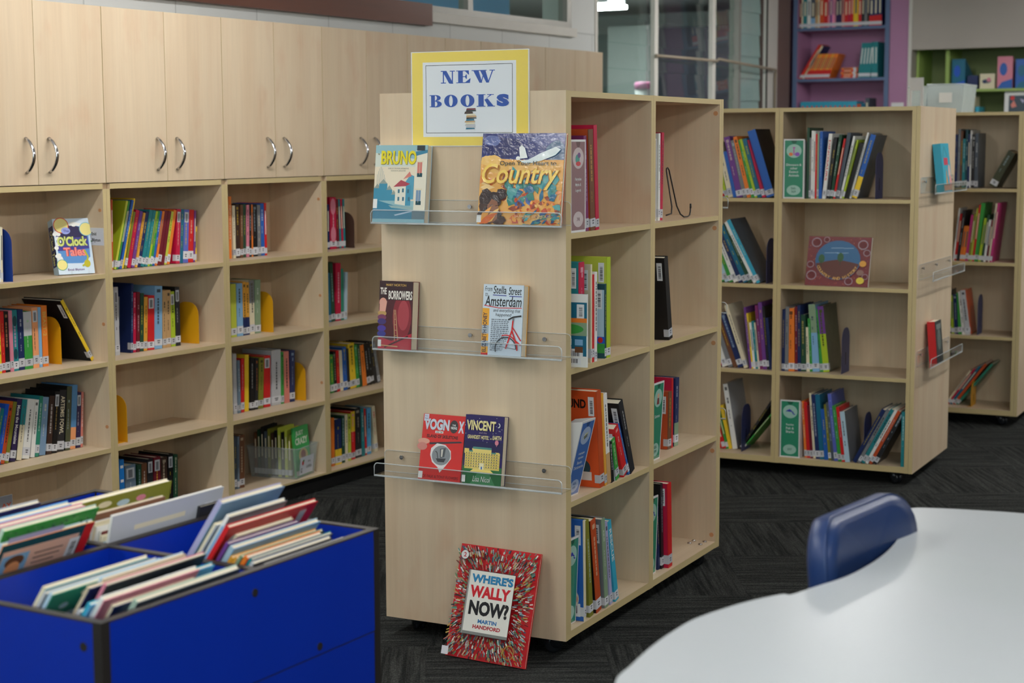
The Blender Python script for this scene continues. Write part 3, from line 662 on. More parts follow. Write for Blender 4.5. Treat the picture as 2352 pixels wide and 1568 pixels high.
  (0.222,0.0065,0.0336,0.2811,0.191,-0.162,'rust',{'cov': 'black','bc': 1}),
  (0.2803,0.0058,0.0236,0.2692,0.183,-0.11,'sage',{'cov': 'grey','bc': 1}),
  (0.3192,0.0069,0.0185,0.2551,0.173,-0.166,'lavender'),
  (0.3566,0.0068,0.0252,0.256,0.174,-0.236,'cyan',{'ti': 'white','tx': 'RESCUE'}),
 ]),
 ('bottom shelf of far bay of centre bookcase', (0.1453,4.4858,1.10099,0.077), '', False, [
  (0.7552,0.0325,0.0158,0.2047,0.139,-0.087,'navy',{'cov': 'navy'}),
  (0.7714,0.0271,0.0179,0.2758,0.24,-0.054,'nearblack',{'cov': 'black'}),
  (0.7897,0.0112,0.0315,0.2741,0.22,-0.054,'red',{'cov': 'crimson','bc': 1,'ti': 0}),
 ]),
 ('top shelf of left bay of rear bookcase', (1.6432,6.7935,-0.46471,1.179), 'books on the top shelf of the left bay of the rear bookcase', False, [
  (-0.8514,0.0063,0.0255,0.1704,0.116,-0.278,'red'),
  (-0.8239,0.0067,0.0127,0.1873,0.127,-0.28,'lime'),
  (-0.8095,0.0049,0.0213,0.2366,0.161,-0.238,'cream'),
  (-0.7869,0.0058,0.0146,0.1996,0.136,-0.239,'blue'),
  (-0.771,0.0059,0.0254,0.2615,0.178,-0.24,'purple'),
  (-0.7437,0.0059,0.0167,0.2476,0.168,-0.242,'grey'),
  (-0.7248,0.0037,0.0167,0.2637,0.179,-0.254,'orange'),
  (-0.707,0.0061,0.0144,0.2496,0.17,-0.253,'green'),
  (-0.6914,0.0053,0.0103,0.2556,0.174,-0.281,'lime'),
  (-0.6802,0.0099,0.0164,0.2563,0.174,-0.281,'tealblue'),
  (-0.6625,0.0191,0.0122,0.2525,0.172,-0.313,'crimson'),
  (-0.6493,0.0368,0.035,0.2924,0.199,-0.311,'blue',{'cov': 'nearblack'}),
 ]),
 ('top shelf of right bay of rear bookcase', (1.6432,6.7935,-0.46471,1.179), 'books on the top shelf of the right bay of the rear bookcase', False, [
  (-0.4689,0.0061,0.0101,0.293,0.199,0,'darkgreen'),
  (-0.4582,0.0055,0.008,0.2518,0.171,0.0,'grey'),
  (-0.45,0.0059,0.009,0.28,0.19,0,'white'),
  (-0.4397,0.0031,0.007,0.2773,0.189,0,'white',{'far': 1}),
  (-0.4326,0.0036,0.008,0.2671,0.182,0.002,'red'),
  (-0.4246,0.0048,0.008,0.2721,0.185,0,'sage'),
  (-0.4154,0.0056,0.0122,0.2772,0.188,0,'blue'),
  (-0.4011,0.0039,0.0142,0.2679,0.182,0.092,'white',{'ti': 'red','tx': 'DINOSAURS'}),
  (-0.3865,0.0141,0.0119,0.2531,0.172,0.119,'nearblack'),
  (-0.3741,0.0224,0.0119,0.264,0.179,0.137,'darkgreen'),
  (-0.3616,0.0269,0.0074,0.2497,0.17,0.168,'red',{'far': 1}),
  (-0.3541,0.0366,0.0148,0.2729,0.186,0.169,'slate'),
  (-0.3391,0.0441,0.0088,0.2617,0.178,0.206,'white'),
  (-0.3301,0.0493,0.0073,0.2478,0.169,0.238,'lime',{'far': 1}),
  (-0.3226,0.0586,0.0173,0.234,0.159,0.255,'black'),
  (-0.3047,0.0684,0.0073,0.2794,0.19,0.256,'white'),
  (-0.2972,0.0785,0.0216,0.2706,0.184,0.28,'blue',{'bot': 'yellow','cov': 'slate'}),
 ]),
 ('second shelf of left bay of rear bookcase', (1.6432,6.7935,-0.46471,0.816), 'books on the second shelf of the left bay of the rear bookcase', False, [
  (-0.8722,0.0285,0.0222,0.1917,0.13,-0.374,'teal'),
  (-0.8467,0.0266,0.0175,0.2058,0.14,-0.38,'green'),
  (-0.8271,0.0271,0.0174,0.219,0.149,-0.38,'paleblue'),
  (-0.8068,0.0256,0.0172,0.2324,0.158,-0.385,'green'),
  (-0.787,0.0252,0.0192,0.2456,0.167,-0.404,'white'),
  (-0.7644,0.0238,0.0188,0.2449,0.167,-0.421,'navy'),
  (-0.7414,0.021,0.0187,0.2635,0.179,-0.435,'tealblue'),
  (-0.7199,0.0223,0.0186,0.2772,0.188,-0.445,'darkgreen'),
  (-0.6964,0.0176,0.0123,0.2887,0.196,-0.482,'white'),
  (-0.682,0.0182,0.0163,0.2986,0.203,-0.482,'cyan',{'cov': 'slate'}),
 ]),
 ('third shelf of left bay of rear bookcase', (1.6432,6.7935,-0.46471,0.448), 'books on the third shelf of the left bay of the rear bookcase', False, [
  (-0.8636,0.0338,0.0246,0.2006,0.136,-0.352,'crimson'),
  (-0.8365,0.0342,0.0243,0.2034,0.138,-0.353,'white'),
  (-0.8088,0.0329,0.0194,0.2226,0.151,-0.359,'grey'),
  (-0.7876,0.0357,0.0195,0.2409,0.164,-0.359,'brown'),
  (-0.7658,0.0338,0.0242,0.2487,0.169,-0.36,'navy'),
  (-0.7384,0.0324,0.017,0.2841,0.193,-0.339,'cream'),
  (-0.7155,0.0346,0.0098,0.2643,0.18,-0.113,'purple'),
  (-0.7045,0.0325,0.007,0.2393,0.163,-0.115,'yellow',{'far': 1}),
  (-0.6971,0.0343,0.0097,0.1995,0.136,-0.114,'white',{'far': 1}),
  (-0.6872,0.0334,0.0111,0.2057,0.14,-0.111,'teal'),
  (-0.6759,0.0343,0.0069,0.2004,0.136,-0.116,'cream',{'far': 1}),
  (-0.6684,0.0358,0.0139,0.2745,0.187,-0.103,'plum'),
  (-0.6542,0.0352,0.0167,0.2865,0.195,-0.098,'purple'),
  (-0.6362,0.0336,0.0097,0.2703,0.184,-0.1,'nearblack'),
  (-0.6261,0.0351,0.0125,0.2223,0.151,-0.1,'navy'),
 ]),
 ('third shelf of right bay of rear bookcase', (1.6432,6.7935,-0.46471,0.448), 'books on the third shelf of the right bay of the rear bookcase', False, [
  (-0.5698,0.0237,0.0132,0.2622,0.178,0,'navy'),
  (-0.5563,0.0256,0.015,0.2738,0.186,0.001,'grey'),
  (-0.5409,0.0292,0.0262,0.2683,0.182,-0.022,'orange',{'ti': 'black'}),
  (-0.5143,0.0352,0.0112,0.2745,0.187,-0.021,'maroon'),
  (-0.5031,0.0377,0.013,0.2805,0.191,-0.021,'navy'),
  (-0.49,0.0432,0.0223,0.241,0.164,-0.034,'darkgreen'),
  (-0.4678,0.0473,0.0147,0.1884,0.128,-0.056,'cream'),
  (-0.453,0.0488,0.011,0.2258,0.154,-0.064,'green'),
  (-0.4419,0.0523,0.0294,0.2851,0.194,-0.085,'lightblue',{'top': 'sage'}),
  (-0.4124,0.0594,0.0146,0.2667,0.181,-0.117,'green'),
  (-0.3976,0.0603,0.0255,0.2788,0.2,-0.116,'lime',{'top': 'purple','cov': 'darkolive'}),
 ]),
 ('bottom shelf of left bay of rear bookcase', (1.6432,6.7935,-0.46471,0.081), 'books on the bottom shelf of the left bay of the rear bookcase', False, [
  (-0.8685,0.0759,0.0178,0.1293,0.11,-0.301,'red'),
  (-0.8495,0.0813,0.0159,0.1303,0.11,-0.299,'red',{'far': 1}),
  (-0.8325,0.0843,0.0107,0.1656,0.113,-0.268,'green',{'far': 1}),
  (-0.8209,0.0851,0.0144,0.1951,0.133,-0.237,'yellow'),
  (-0.8061,0.0908,0.0219,0.288,0.2,-0.171,'white',{'cov': 'lightgrey'}),
  (-0.7826,0.0966,0.0105,0.266,0.181,0.571,'nearblack',{'cov': 'black'}),
  (-0.7696,0.0966,0.0058,0.2234,0.152,0.671,'green',{'far': 1}),
 ]),
 ('bottom shelf of right bay of rear bookcase', (1.6432,6.7935,-0.46471,0.081), 'books on the bottom shelf of the right bay of the rear bookcase', False, [
  (-0.4656,0.035,0.0104,0.2406,0.164,-0.078,'orange'),
  (-0.4536,0.0315,0.0138,0.239,0.163,-0.081,'red'),
  (-0.4384,0.0289,0.0121,0.2262,0.154,-0.085,'maroon'),
  (-0.4258,0.0292,0.0103,0.2782,0.189,-0.084,'cream'),
  (-0.4134,0.0238,0.0172,0.2741,0.186,-0.092,'navy'),
  (-0.395,0.0221,0.0188,0.2756,0.187,-0.094,'tealblue'),
  (-0.374,0.0179,0.017,0.2167,0.147,-0.1,'blue'),
  (-0.3549,0.0134,0.0119,0.2373,0.161,-0.108,'olive'),
  (-0.3412,0.0094,0.0118,0.2473,0.168,-0.118,'slate'),
  (-0.3287,0.0092,0.0152,0.2847,0.194,-0.124,'violet'),
  (-0.3116,0.005,0.0151,0.2362,0.161,-0.13,'green'),
  (-0.2955,0.0047,0.0134,0.2319,0.158,-0.13,'red'),
  (-0.2813,0.0043,0.02,0.2136,0.2,-0.131,'paleblue',{'cov': 'grey'}),
  (-0.2552,0.0069,0.0162,0.2579,0.175,0.479,'navy'),
  (-0.2342,0.005,0.0132,0.2605,0.177,0.477,'grey'),
  (-0.2177,0.0041,0.015,0.2613,0.178,0.475,'teal'),
  (-0.1995,0.0049,0.0118,0.2618,0.178,0.473,'white'),
  (-0.1849,0.0035,0.0135,0.256,0.174,0.471,'rust'),
  (-0.1693,0.0055,0.017,0.2519,0.171,0.471,'nearblack'),
  (-0.0492,0.0048,0.0132,0.2299,0.156,0.0,'teal'),
 ]),
 ('top shelf of far right bookcase', (2.5008,8.22,-0.46471,1.181), 'books on the top shelf of the far right bookcase', False, [
  (-0.3572,0.0848,0.012,0.2653,0.18,0,'navy'),
  (-0.3448,0.0986,0.012,0.2907,0.198,0.001,'grey'),
  (-0.3324,0.1033,0.0105,0.2821,0.192,0,'brown'),
  (-0.3215,0.1001,0.0135,0.2425,0.165,0.001,'teal'),
  (-0.308,0.1021,0.012,0.2887,0.196,0,'darkteal'),
  (-0.296,0.1011,0.0105,0.265,0.18,0,'navy',{'far': 1}),
  (-0.2856,0.1037,0.0075,0.2846,0.194,0.001,'white',{'far': 1}),
  (-0.2781,0.1031,0.0179,0.2649,0.18,0,'nearblack'),
  (-0.2602,0.101,0.0149,0.2704,0.184,0,'slate'),
  (-0.1968,0.1011,0.0357,0.1917,0.18,0.492,'darkolive'),
 ]),
 ('second shelf of far right bookcase', (2.5008,8.22,-0.46471,0.816), 'books on the second shelf of the far right bookcase', False, [
  (-0.3513,0.0765,0.0067,0.2631,0.179,0.091,'white',{'far': 1}),
  (-0.3443,0.0766,0.0117,0.235,0.16,0.106,'red',{'far': 1}),
  (-0.3306,0.0695,0.0133,0.2525,0.172,0.1,'nearblack'),
  (-0.316,0.0664,0.0115,0.1744,0.119,0.118,'orange',{'far': 1}),
  (-0.3028,0.0612,0.0148,0.175,0.119,0.112,'orange',{'far': 1}),
  (-0.2863,0.0569,0.0132,0.2315,0.157,0.107,'magenta'),
  (-0.2716,0.0527,0.0099,0.2375,0.162,0.103,'olive',{'far': 1}),
  (-0.2606,0.0497,0.0099,0.2659,0.181,0.102,'yellowgreen',{'far': 1}),
  (-0.2491,0.0437,0.0099,0.2831,0.192,0.098,'red',{'far': 1}),
  (-0.2383,0.0413,0.0181,0.2917,0.198,0.097,'green'),
  (-0.2179,0.034,0.013,0.2172,0.148,0.119,'lime',{'far': 1}),
  (-0.2035,0.0305,0.0114,0.2344,0.159,0.116,'darkgreen',{'far': 1}),
  (-0.1906,0.0257,0.0113,0.2099,0.143,0.112,'white',{'far': 1}),
  (-0.1778,0.0217,0.0097,0.2077,0.141,0.109,'maroon',{'far': 1}),
  (-0.1672,0.0194,0.0081,0.291,0.198,0.108,'cream',{'far': 1}),
  (-0.158,0.016,0.0097,0.294,0.2,0.108,'magenta',{'far': 1}),
 ]),
 ('third shelf of far right bookcase', (2.5008,8.22,-0.46471,0.447), 'books on the third shelf of the far right bookcase', False, [
  (-0.3625,0.0534,0.0197,0.2199,0.15,-0.059,'nearblack'),
  (-0.3415,0.0509,0.0137,0.1921,0.131,-0.063,'lime',{'far': 1}),
  (-0.3262,0.0463,0.0195,0.2007,0.137,-0.068,'navy'),
  (-0.3043,0.0396,0.0174,0.2102,0.143,-0.077,'green'),
  (-0.2853,0.0365,0.0153,0.2157,0.147,-0.122,'white'),
  (-0.2682,0.0324,0.0247,0.2248,0.16,-0.146,'lightgrey',{'cov': 'orangered'}),
 ]),
 ('bottom shelf of far right bookcase', (2.5008,8.22,-0.46471,0.079), 'books on the bottom shelf of the far right bookcase', False, [
  (-0.3783,0.1037,0.0083,0.2126,0.145,0.592,'cream',{'far': 1}),
  (-0.3678,0.1036,0.0095,0.2286,0.155,0.6,'crimson',{'far': 1}),
  (-0.3555,0.1022,0.0106,0.2458,0.167,0.611,'tealblue',{'far': 1}),
  (-0.3417,0.1001,0.0127,0.264,0.18,0.625,'rust'),
  (-0.3259,0.1031,0.0112,0.2753,0.187,0.671,'seagreen'),
 ]),
]
BIN = [
 ('front left', [
  (0.0977,0.1548,0.2472,0.2417,0.010978028539537306,0.611,'palegreen',{'cov': 'slate','art': 1}),
  (0.0608,0.1692,0.1891,0.2417,0.007426982220798338,0.611,'cream',{'cov': 'navy'}),
  (0.0382,0.1793,0.2191,0.2612,0.01026781927578952,0.611,'white',{'cov': 'rose'}),
  (0.0289,0.1928,0.2883,0.2515,0.008137191484546103,0.611,'cyan',{'cov': 'sky'}),
  (0.0282,0.2038,0.1684,0.2344,0.007426982220798338,0.611,'lightgrey',{'cov': 'grey'}),
  (0.0715,0.2138,0.2333,0.2759,0.008,0.611,'rose',{'cov': 'nearblack','art': 1}),
  (0.061,0.2357,0.2287,0.2686,0.007426982220798338,0.611,'beige',{'cov': 'navy'}),
  (0.0953,0.2458,0.1937,0.2759,0.007,0.611,'paleblue',{'cov': 'beige'}),
  (0.0363,0.283,0.2514,0.2539,0.009,0.611,'paleblue',{'cov': 'seagreen','art': 1}),
  (0.0357,0.296,0.2548,0.2539,0.007426982220798338,0.611,'lightgrey',{'cov': 'slate'}),
  (0.0407,0.306,0.2349,0.2612,0.009,0.611,'cream',{'cov': 'teal'}),
 ]),
 ('front right', [
  (0.4239,0.1538,0.2294,0.2246,0.006,0.611,'white',{'cov': 'lightgrey'}),
  (0.3951,0.1621,0.2231,0.2344,0.008460306671441245,0.611,'lightgrey',{'cov': 'nearblack','art': 1}),
  (0.3987,0.1734,0.2312,0.2417,0.006983485538838896,0.611,'teal',{'cov': 'slate'}),
  (0.3975,0.183,0.2132,0.2442,0.00919871723774242,0.611,'orange',{'cov': 'orangered'}),
  (0.3974,0.1952,0.2333,0.2442,0.006983485538838896,0.611,'sage',{'cov': 'darkgreen'}),
  (0.3978,0.2047,0.2253,0.2393,0.006983485538838896,0.611,'amber',{'cov': 'tan'}),
  (0.3974,0.2143,0.2427,0.2393,0.006983485538838896,0.611,'amber',{'cov': 'amber'}),
  (0.3985,0.2238,0.2472,0.2595,0.010675538370344791,0.611,'paleblue',{'cov': 'lightblue','up': 0.008}),
  (0.3929,0.2378,0.1986,0.271,0.006,0.611,'purple',{}),
  (0.421,0.2461,0.1579,0.2808,0.006,0.611,'cream',{}),
  (0.392,0.2545,0.2521,0.3061,0.00919871723774242,0.611,'red',{'cov': 'red','tx': 1,'up': 0.04}),
  (0.3971,0.2667,0.2549,0.3011,0.00772189610514007,0.611,'lightblue',{'cov': 'crimson','up': 0.035}),
  (0.4097,0.2771,0.1602,0.3228,0.009,0.611,'white',{'cov': 'grey','art': 1,'up': 0.02}),
  (0.4055,0.2927,0.1591,0.3028,0.007,0.611,'cream',{'cov': 'lightgrey'}),
  (0.4249,0.3188,0.1743,0.345,0.012,0.611,'lavender',{'cov': 'steel','art': 1,'up': 0.03}),
 ]),
 ('back left', [
  (0.137,0.4948,0.2152,0.276,0.009,0.524,'paleblue',{'cov': 'peach','art': 'text','bc': 1}),
  (0.1418,0.5082,0.2212,0.3037,0.01,0.524,'palegreen',{'cov': 'green','art': 'leaf','bc': 1}),
  (0.1114,0.5393,0.2487,0.3037,0.01,0.524,'rose',{'cov': 'rose'}),
  (0.107,0.5686,0.2487,0.3037,0.012,0.524,'sky',{'cov': 'sky'}),
  (0.1958,0.6465,0.163,0.2968,0.01,0.524,'lightgrey',{'cov': 'darkpurple'}),
 ]),
 ('back right', [
  (0.6335,0.4085,0.0715,0.2175,0.007175916645813358,0.244,'nearblack',{'cov': 'nearblack'}),
  (0.3988,0.4169,0.3062,0.2463,0.006799662472522651,0.244,'white',{'cov': 'lightgrey','bc': 1}),
  (0.3977,0.4249,0.1062,0.1927,0.006518232579595696,0.244,'paleblue',{'cov': 'darkteal'}),
  (0.3966,0.4327,0.1583,0.2051,0.007175916645813358,0.244,'cream',{'cov': 'cream'}),
  (0.4024,0.441,0.1922,0.2113,0.007175916645813358,0.244,'white',{'cov': 'maroon'}),
  (0.3955,0.4494,0.1872,0.2216,0.007175916645813358,0.244,'cream',{'cov': 'white'}),
  (0.3972,0.4578,0.1889,0.2278,0.007175916645813358,0.244,'white',{'cov': 'cream'}),
  (0.3971,0.4662,0.1947,0.2422,0.008,0.244,'beige',{'cov': 'brown'}),
  (0.4001,0.5272,0.2749,0.2525,0.014,0.244,'cream',{'cov': 'olive','art': 1}),
 ]),
]
# ------------------------------------------------------------------ the room
def struct(mb, name, mats, loc=None, rot=None):
    return tag(mb.build(name, mats, None, loc, rot), kind='structure')
def wbox(fr, x0, x1, y0, y1, z0, z1, name, mat, holes=None):
    """wall slab in a frame's own coordinates, with rectangular holes (x0,x1,z0,z1)"""
    b = MB()
    if not holes: b.box(x0, x1, y0, y1, z0, z1)
    else:
        xs = sorted({x0, x1, *[h[0] for h in holes], *[h[1] for h in holes]}); zs = sorted({z0, z1, *[h[2] for h in holes], *[h[3] for h in holes]})
        for i in range(len(xs) - 1):
            for j in range(len(zs) - 1):
                mx, mz = (xs[i] + xs[i + 1]) / 2, (zs[j] + zs[j + 1]) / 2
                if not any(h[0] < mx < h[1] and h[2] < mz < h[3] for h in holes): b.box(xs[i], xs[i + 1], y0, y1, zs[j], zs[j + 1])
    return struct(b, name, mat, fr.o, (0, 0, fr.th))
CE = 2.62
b = MB(); b.box(-6, 13.5, -9, 6, -.1, 0); struct(b, 'floor', 'carpet', FW.o, (0, 0, FW.th))
b = MB(); b.box(-6, 13.5, -9, 6, CE, CE + .1); struct(b, 'ceiling', 'ceil', FW.o, (0, 0, FW.th))
# left wall: block wall with clerestory windows, then a louvre window, then a brown pier
wbox(FW, -6, 4.83, .29, .45, 0, CE, 'wall_left', 'block', [(1.2, 4.53, 2.03, 2.5)])
wbox(FW, 4.83, 7.45, .29, .45, 0, 1.05, 'wall_left_sill', 'block')
wbox(FW, 7.50, 7.73, .285, .47, 0, CE, 'wall_left_pier', 'mauve')
wbox(FK, -.2, .846, .3, .4, 0, CE, 'wall_back', 'purple')
wbox(FK, .715, .846, 0, .3, 0, CE, 'wall_back_return', 'purple')
wbox(FK, .846, 6.5, 0, .1, 0, CE, 'wall_back_right', 'paint2', [(.868, 3.2, 1.0, 2.02)])
b = MB(); b.box(.846, .868, -.012, .0, 1.0, CE); struct(b, 'trim_1', 'whitepaint', FK.o, (0, 0, FK.th))
b = MB(); b.box(-6, -5.8, -9, .29, 0, 1.05); b.box(-6, -5.8, -9, .29, 2.45, CE); b.box(-6, -5.8, -9, -7.25, 1.05, 2.45); b.box(-6, -5.8, -1.55, .29, 1.05, 2.45); struct(b, 'wall_front', 'farwall', FW.o, (0, 0, FW.th))
w3 = MB()  # invented window out of view, added as an opening for the fill light
for z0, z1 in ((1.05, 1.1), (2.4, 2.45)): w3.box(-5.92, -5.8, -7.25, -1.55, z0, z1)
for y in (-7.25, -5.85, -4.42, -3.0, -1.6): w3.box(-5.92, -5.8, y, y + .05, 1.1, 2.4)
w3 = struct(w3, 'added_window', 'alu', FW.o, (0, 0, FW.th))
for y0, y1 in ((-7.2, -5.85), (-5.8, -4.42), (-4.37, -3.0), (-2.95, -1.6)):
    g = MB(); g.box(-5.86, -5.855, y0, y1, 1.1, 2.4); g.build('pane', 'glass', w3)
wbox(FW, -6, 13.5, -9.1, -9, 0, CE, 'wall_right', 'farwall')
# the office seen through the panes
wbox(FW, 2.6, 2.75, .45, 4.2, 0, CE, 'wall_office_near', 'dim_white')
wbox(FW, 11.2, 11.35, .45, 4.2, 0, CE, 'wall_office_far', 'dim_white')
wbox(FW, 2.6, 11.35, 4.2, 4.35, 0, CE, 'wall_office_side', 'dim_white')
wbox(FW, 7.73, 11.35, .45, .5, 0, CE, 'wall_office_right', 'officegreen')
# clerestory window: sill, frame, mullions, panes
w1 = MB(); w1.box(1.2, 4.53, .27, .33, 2.02, 2.05); w1.box(1.2, 4.53, .28, .33, 2.47, 2.5)
for x in (1.2, 2.35, 3.50, 4.49): w1.box(x, x + .045, .275, .33, 2.05, 2.47)
w1 = struct(w1, 'window_1', 'alu', FW.o, (0, 0, FW.th))
for i, (x0, x1) in enumerate(((1.245, 2.35), (2.395, 3.50), (3.545, 4.49))):
    g = MB(); g.box(x0, x1, .3, .305, 2.05, 2.47); g.build('pane', 'glass', w1)
g = MB(); g.box(1.2, 4.58, .262, .29, 1.975, 2.02); g.build('sill', 'whitepaint', w1)
# louvre window with glass blades
lw = MB(); lw.box(4.83, 7.5, .29, .4, 1.05, 1.1); lw.box(4.83, 7.5, .29, .4, 2.56, 2.62)
lw = struct(lw, 'window_2', 'whitepaint', FW.o, (0, 0, FW.th))
for x, w_ in ((4.83, .03), (5.575, .05), (6.41, .05), (7.31, .19)):
    g = MB(); g.box(x, x + w_, .285, .312, 1.1, 2.56); g.build('mullion', 'whitepaint', lw)
for x0, x1 in ((4.86, 5.575), (5.625, 6.41), (6.46, 6.87), (6.90, 7.31)):
    for k in range(10):
        z = 1.1 + k * .146; g = MB(); g.box(x0, x1, -.003, .003, 0, .15)
        o = g.build('louvre_blade', 'frost' if x0 > 6.8 else 'glass', lw, (0, .335, z), (math.radians(-4), 0, 0))
g = MB(); g.box(6.87, 6.90, .3, .37, 1.1, 2.56); g.build('mullion', 'alu', lw)
g = MB(); g.box(7.305, 7.318, .282, .288, 1.1, 2.56); g.build('rubber_seal', 'blacktrim', lw)
g = MB(); g.tube([(5.56, .27, 1.918), (6.0, .262, 1.918), (6.40, .25, 1.917), (6.43, .25, 1.93), (6.8, .25, 1.915), (7.25, .25, 1.9), (7.4, .255, 1.895), (7.43, .27, 1.86), (7.44, .28, 1.2)], .009, 8)
tag(g.build('conduit', 'conduit', None, FW.o, (0, 0, FW.th)), 'thin cream conduit running across the louvre window and down its frame', 'conduit')
# office furniture behind the glass
o = empty('office_cupboard', FW(10.3, .72, 0), FW.th, 'dark plum cupboard standing in the office behind the louvre window', 'cupboard')
g = MB(); g.box(0, .6, 0, 1.85, 0, 2.42); g.build('body', 'officedark', o)
g = MB(); g.box(-.02, -.002, .02, .91, .05, 2.38); g.build('door', 'officedark', o); g = MB(); g.box(-.02, -.002, .93, 1.83, .05, 2.38); g.build('door', 'officedark', o)
o = empty('office_cabinet', FW(10.2, 2.58, 0), FW.th, 'pale grey cabinet in the office seen through left louvre panes', 'cabinet')
g = MB(); g.box(0, .5, 0, .42, 0, 2.44); g.build('body', 'dim_white', o)
g = MB(); g.box(-.02, -.002, .015, .405, .06, 2.40); d_ = g.build('door', 'dim_white', o); g = MB(); g.box(-.035, -.02, .36, .375, 1.2, 1.36); g.build('handle', 'alu', d_)
o = empty('office_door', FW(10.9, 3.02, 0), FW.th, 'grey-green door at the far end of the office behind glass', 'door')
g = MB(); g.box(0, .05, 0, .92, 0, 2.42); g.build('leaf', 'officegreen', o); g = MB(); g.box(-.02, -.001, -.04, 0, 0, 2.45); g.box(-.02, -.001, .92, .96, 0, 2.45); g.build('door_frame', 'whitepaint', o)
g = MB(); g.lathe([(.02, -.05), (.02, -.001)], (0, .1, 1.05), axis='x'); g.build('knob', 'chrome', o)
o = empty('storage_jar', FW(9.0, 2.04, 1.66), FW.th, 'white storage jar with a pink lid on the office bench', 'jar')
g = MB(); g.lathe([(.07, 0), (.075, .02), (.075, .17), (.065, .18)]); g.build('body', 'whiteplastic', o)
pk = plain('pink_plastic', (226,150,190), .4, var=.03); g = MB(); g.lathe([(.08, .181), (.08, .225), (.07, .235)]); g.build('lid', pk, o)
o = empty('office_bench', FW(8.85, 1.78, 0), FW.th, 'pale bench in the office carrying the pink-lidded jar', 'bench')
g = MB(); g.box(0, .6, 0, .7, 1.62, 1.66); g.build('top', 'dim_white', o); g = MB(); g.box(.02, .58, .02, .68, 0, 1.62); g.build('body', 'dim_white', o)
g = MB(); g.box(0, .02, 0, .9, 1.6, 2.55); tag(g.build('notice_board', 'bluepanel', None, FW(6.15, 1.62, 0), (0, 0, FW.th + PI / 2.6)), 'blue board standing behind the upper clerestory window', 'board')
o = empty('office_light', FW(8.7, 2.2, 2.49), FW.th, 'glowing rectangular office light seen through the leftmost louvre panes', 'ceiling light')
g = MB(); g.box(0, .3, .02, .34, .03, .128); g.build('body', 'lampbody', o); g = MB(); g.box(.0, .3, 0, .36, 0, .028); g.build('diffuser', 'lamp2', o)
g = MB(); g.box(0, 1.2, 0, .3, 0, .03)
o = empty('office_light', FW(4.2, 2.6, 2.55), FW.th, 'office light over the near end of the office behind the clerestory', 'ceiling light', None)
g.build('diffuser', 'lamp3', o); g = MB(); g.box(0, 1.2, 0, .3, .031, .068); g.build('body', 'lampbody', o)
# timber pelmet on the block wall
g = MB(); g.box(-5.7, 3.155, .254, .2895, 1.955, 2.055)
tag(g.build('timber_board', 'timber', None, FW.o, (0, 0, FW.th)), 'long brown timber board fixed to the block wall above the cupboards', 'board')
# ceiling battens: three rows running with the wall shelving
nl = 0
for v in (-.92, -3.44, -6.0):
    for u in ((-4.9, -2.5, .7, 3.1, 5.3) if v == -3.44 else ((-4.9, -2.5, -.1, 5.1) if v > -1 else (-4.9, -2.5, 4.7, 7.1))):
        o = empty('ceiling_light', FW(u, v, 2.40), FW.th, 'white fluorescent batten under the ceiling, out of the picture', 'ceiling light', 'ceiling battens')
        g = MB(); g.box(0, 1.5, -.05, .05, .03, .07); g.box(.3, .32, -.01, .01, .07, CE - 2.40); g.box(1.18, 1.2, -.01, .01, .07, CE - 2.40); g.build('body', 'lampbody', o)
        g = MB(); g.box(.01, 1.49, -.045, .045, 0, .029); g.build('diffuser', 'lamp', o); nl += 1

# ------------------------------------------------------------------ acrylic ledges and casters
def rrect(x0, x1, z0, z1, r, top=True, bot=False, n=5):
    pts = []
    for cx, cz, a, on in ((x1 - r, z1 - r, 0, top), (x0 + r, z1 - r, PI / 2, top), (x0 + r, z0 + r, PI, bot), (x1 - r, z0 + r, 1.5 * PI, bot)):
        if on: pts += [(cx + r * math.cos(a + PI / 2 * i / n), cz + r * math.sin(a + PI / 2 * i / n)) for i in range(n + 1)]
        else: pts.append((x1 if cx > (x0 + x1) / 2 else x0, z1 if cz > (z0 + z1) / 2 else z0))
    return pts
def ledge(parent, loc, rz, w, z, lipd=.06, screws=(.06, .285, .51)):
    """J-shaped clear ledge: y=0 is the panel, negative y comes out of it"""
    g = MB(); fn = lambda a, b_, d: (a, d, b_)
    g.prism(rrect(0, w, z, z + .062, .012), fn, -.0045, -.0015)
    g.box(0, w, -lipd, -.0015, z - .003, z)
    g.prism(rrect(0, w, z, z + .034, .012), fn, -lipd - .003, -lipd)
    l = g.build('acrylic_ledge', 'acrylic', parent, loc, (0, 0, rz))
    e = MB(); rim = [(a, -lipd - .0015, b_) for a, b_ in rrect(0, w, z - .003, z + .034, .012)]
    e.tube(rim, .0016, 5, closed=True); e.tube([(a, -.003, b_) for a, b_ in rrect(0, w, z, z + .062, .012)], .0009, 5, closed=True); e.tube([(0, -lipd, z - .0015), (w, -lipd, z - .0015)], .0024, 6); e.build('polished_edge', 'acryledge', l)
    for x in screws:
        s = MB(); s.lathe([(.006, -.011), (.006, -.0085), (.003, -.0075), (.003, -.0002)], (x, 0, z + .045), 12, 'y'); s.build('screw', 'chrome', l)
    return l
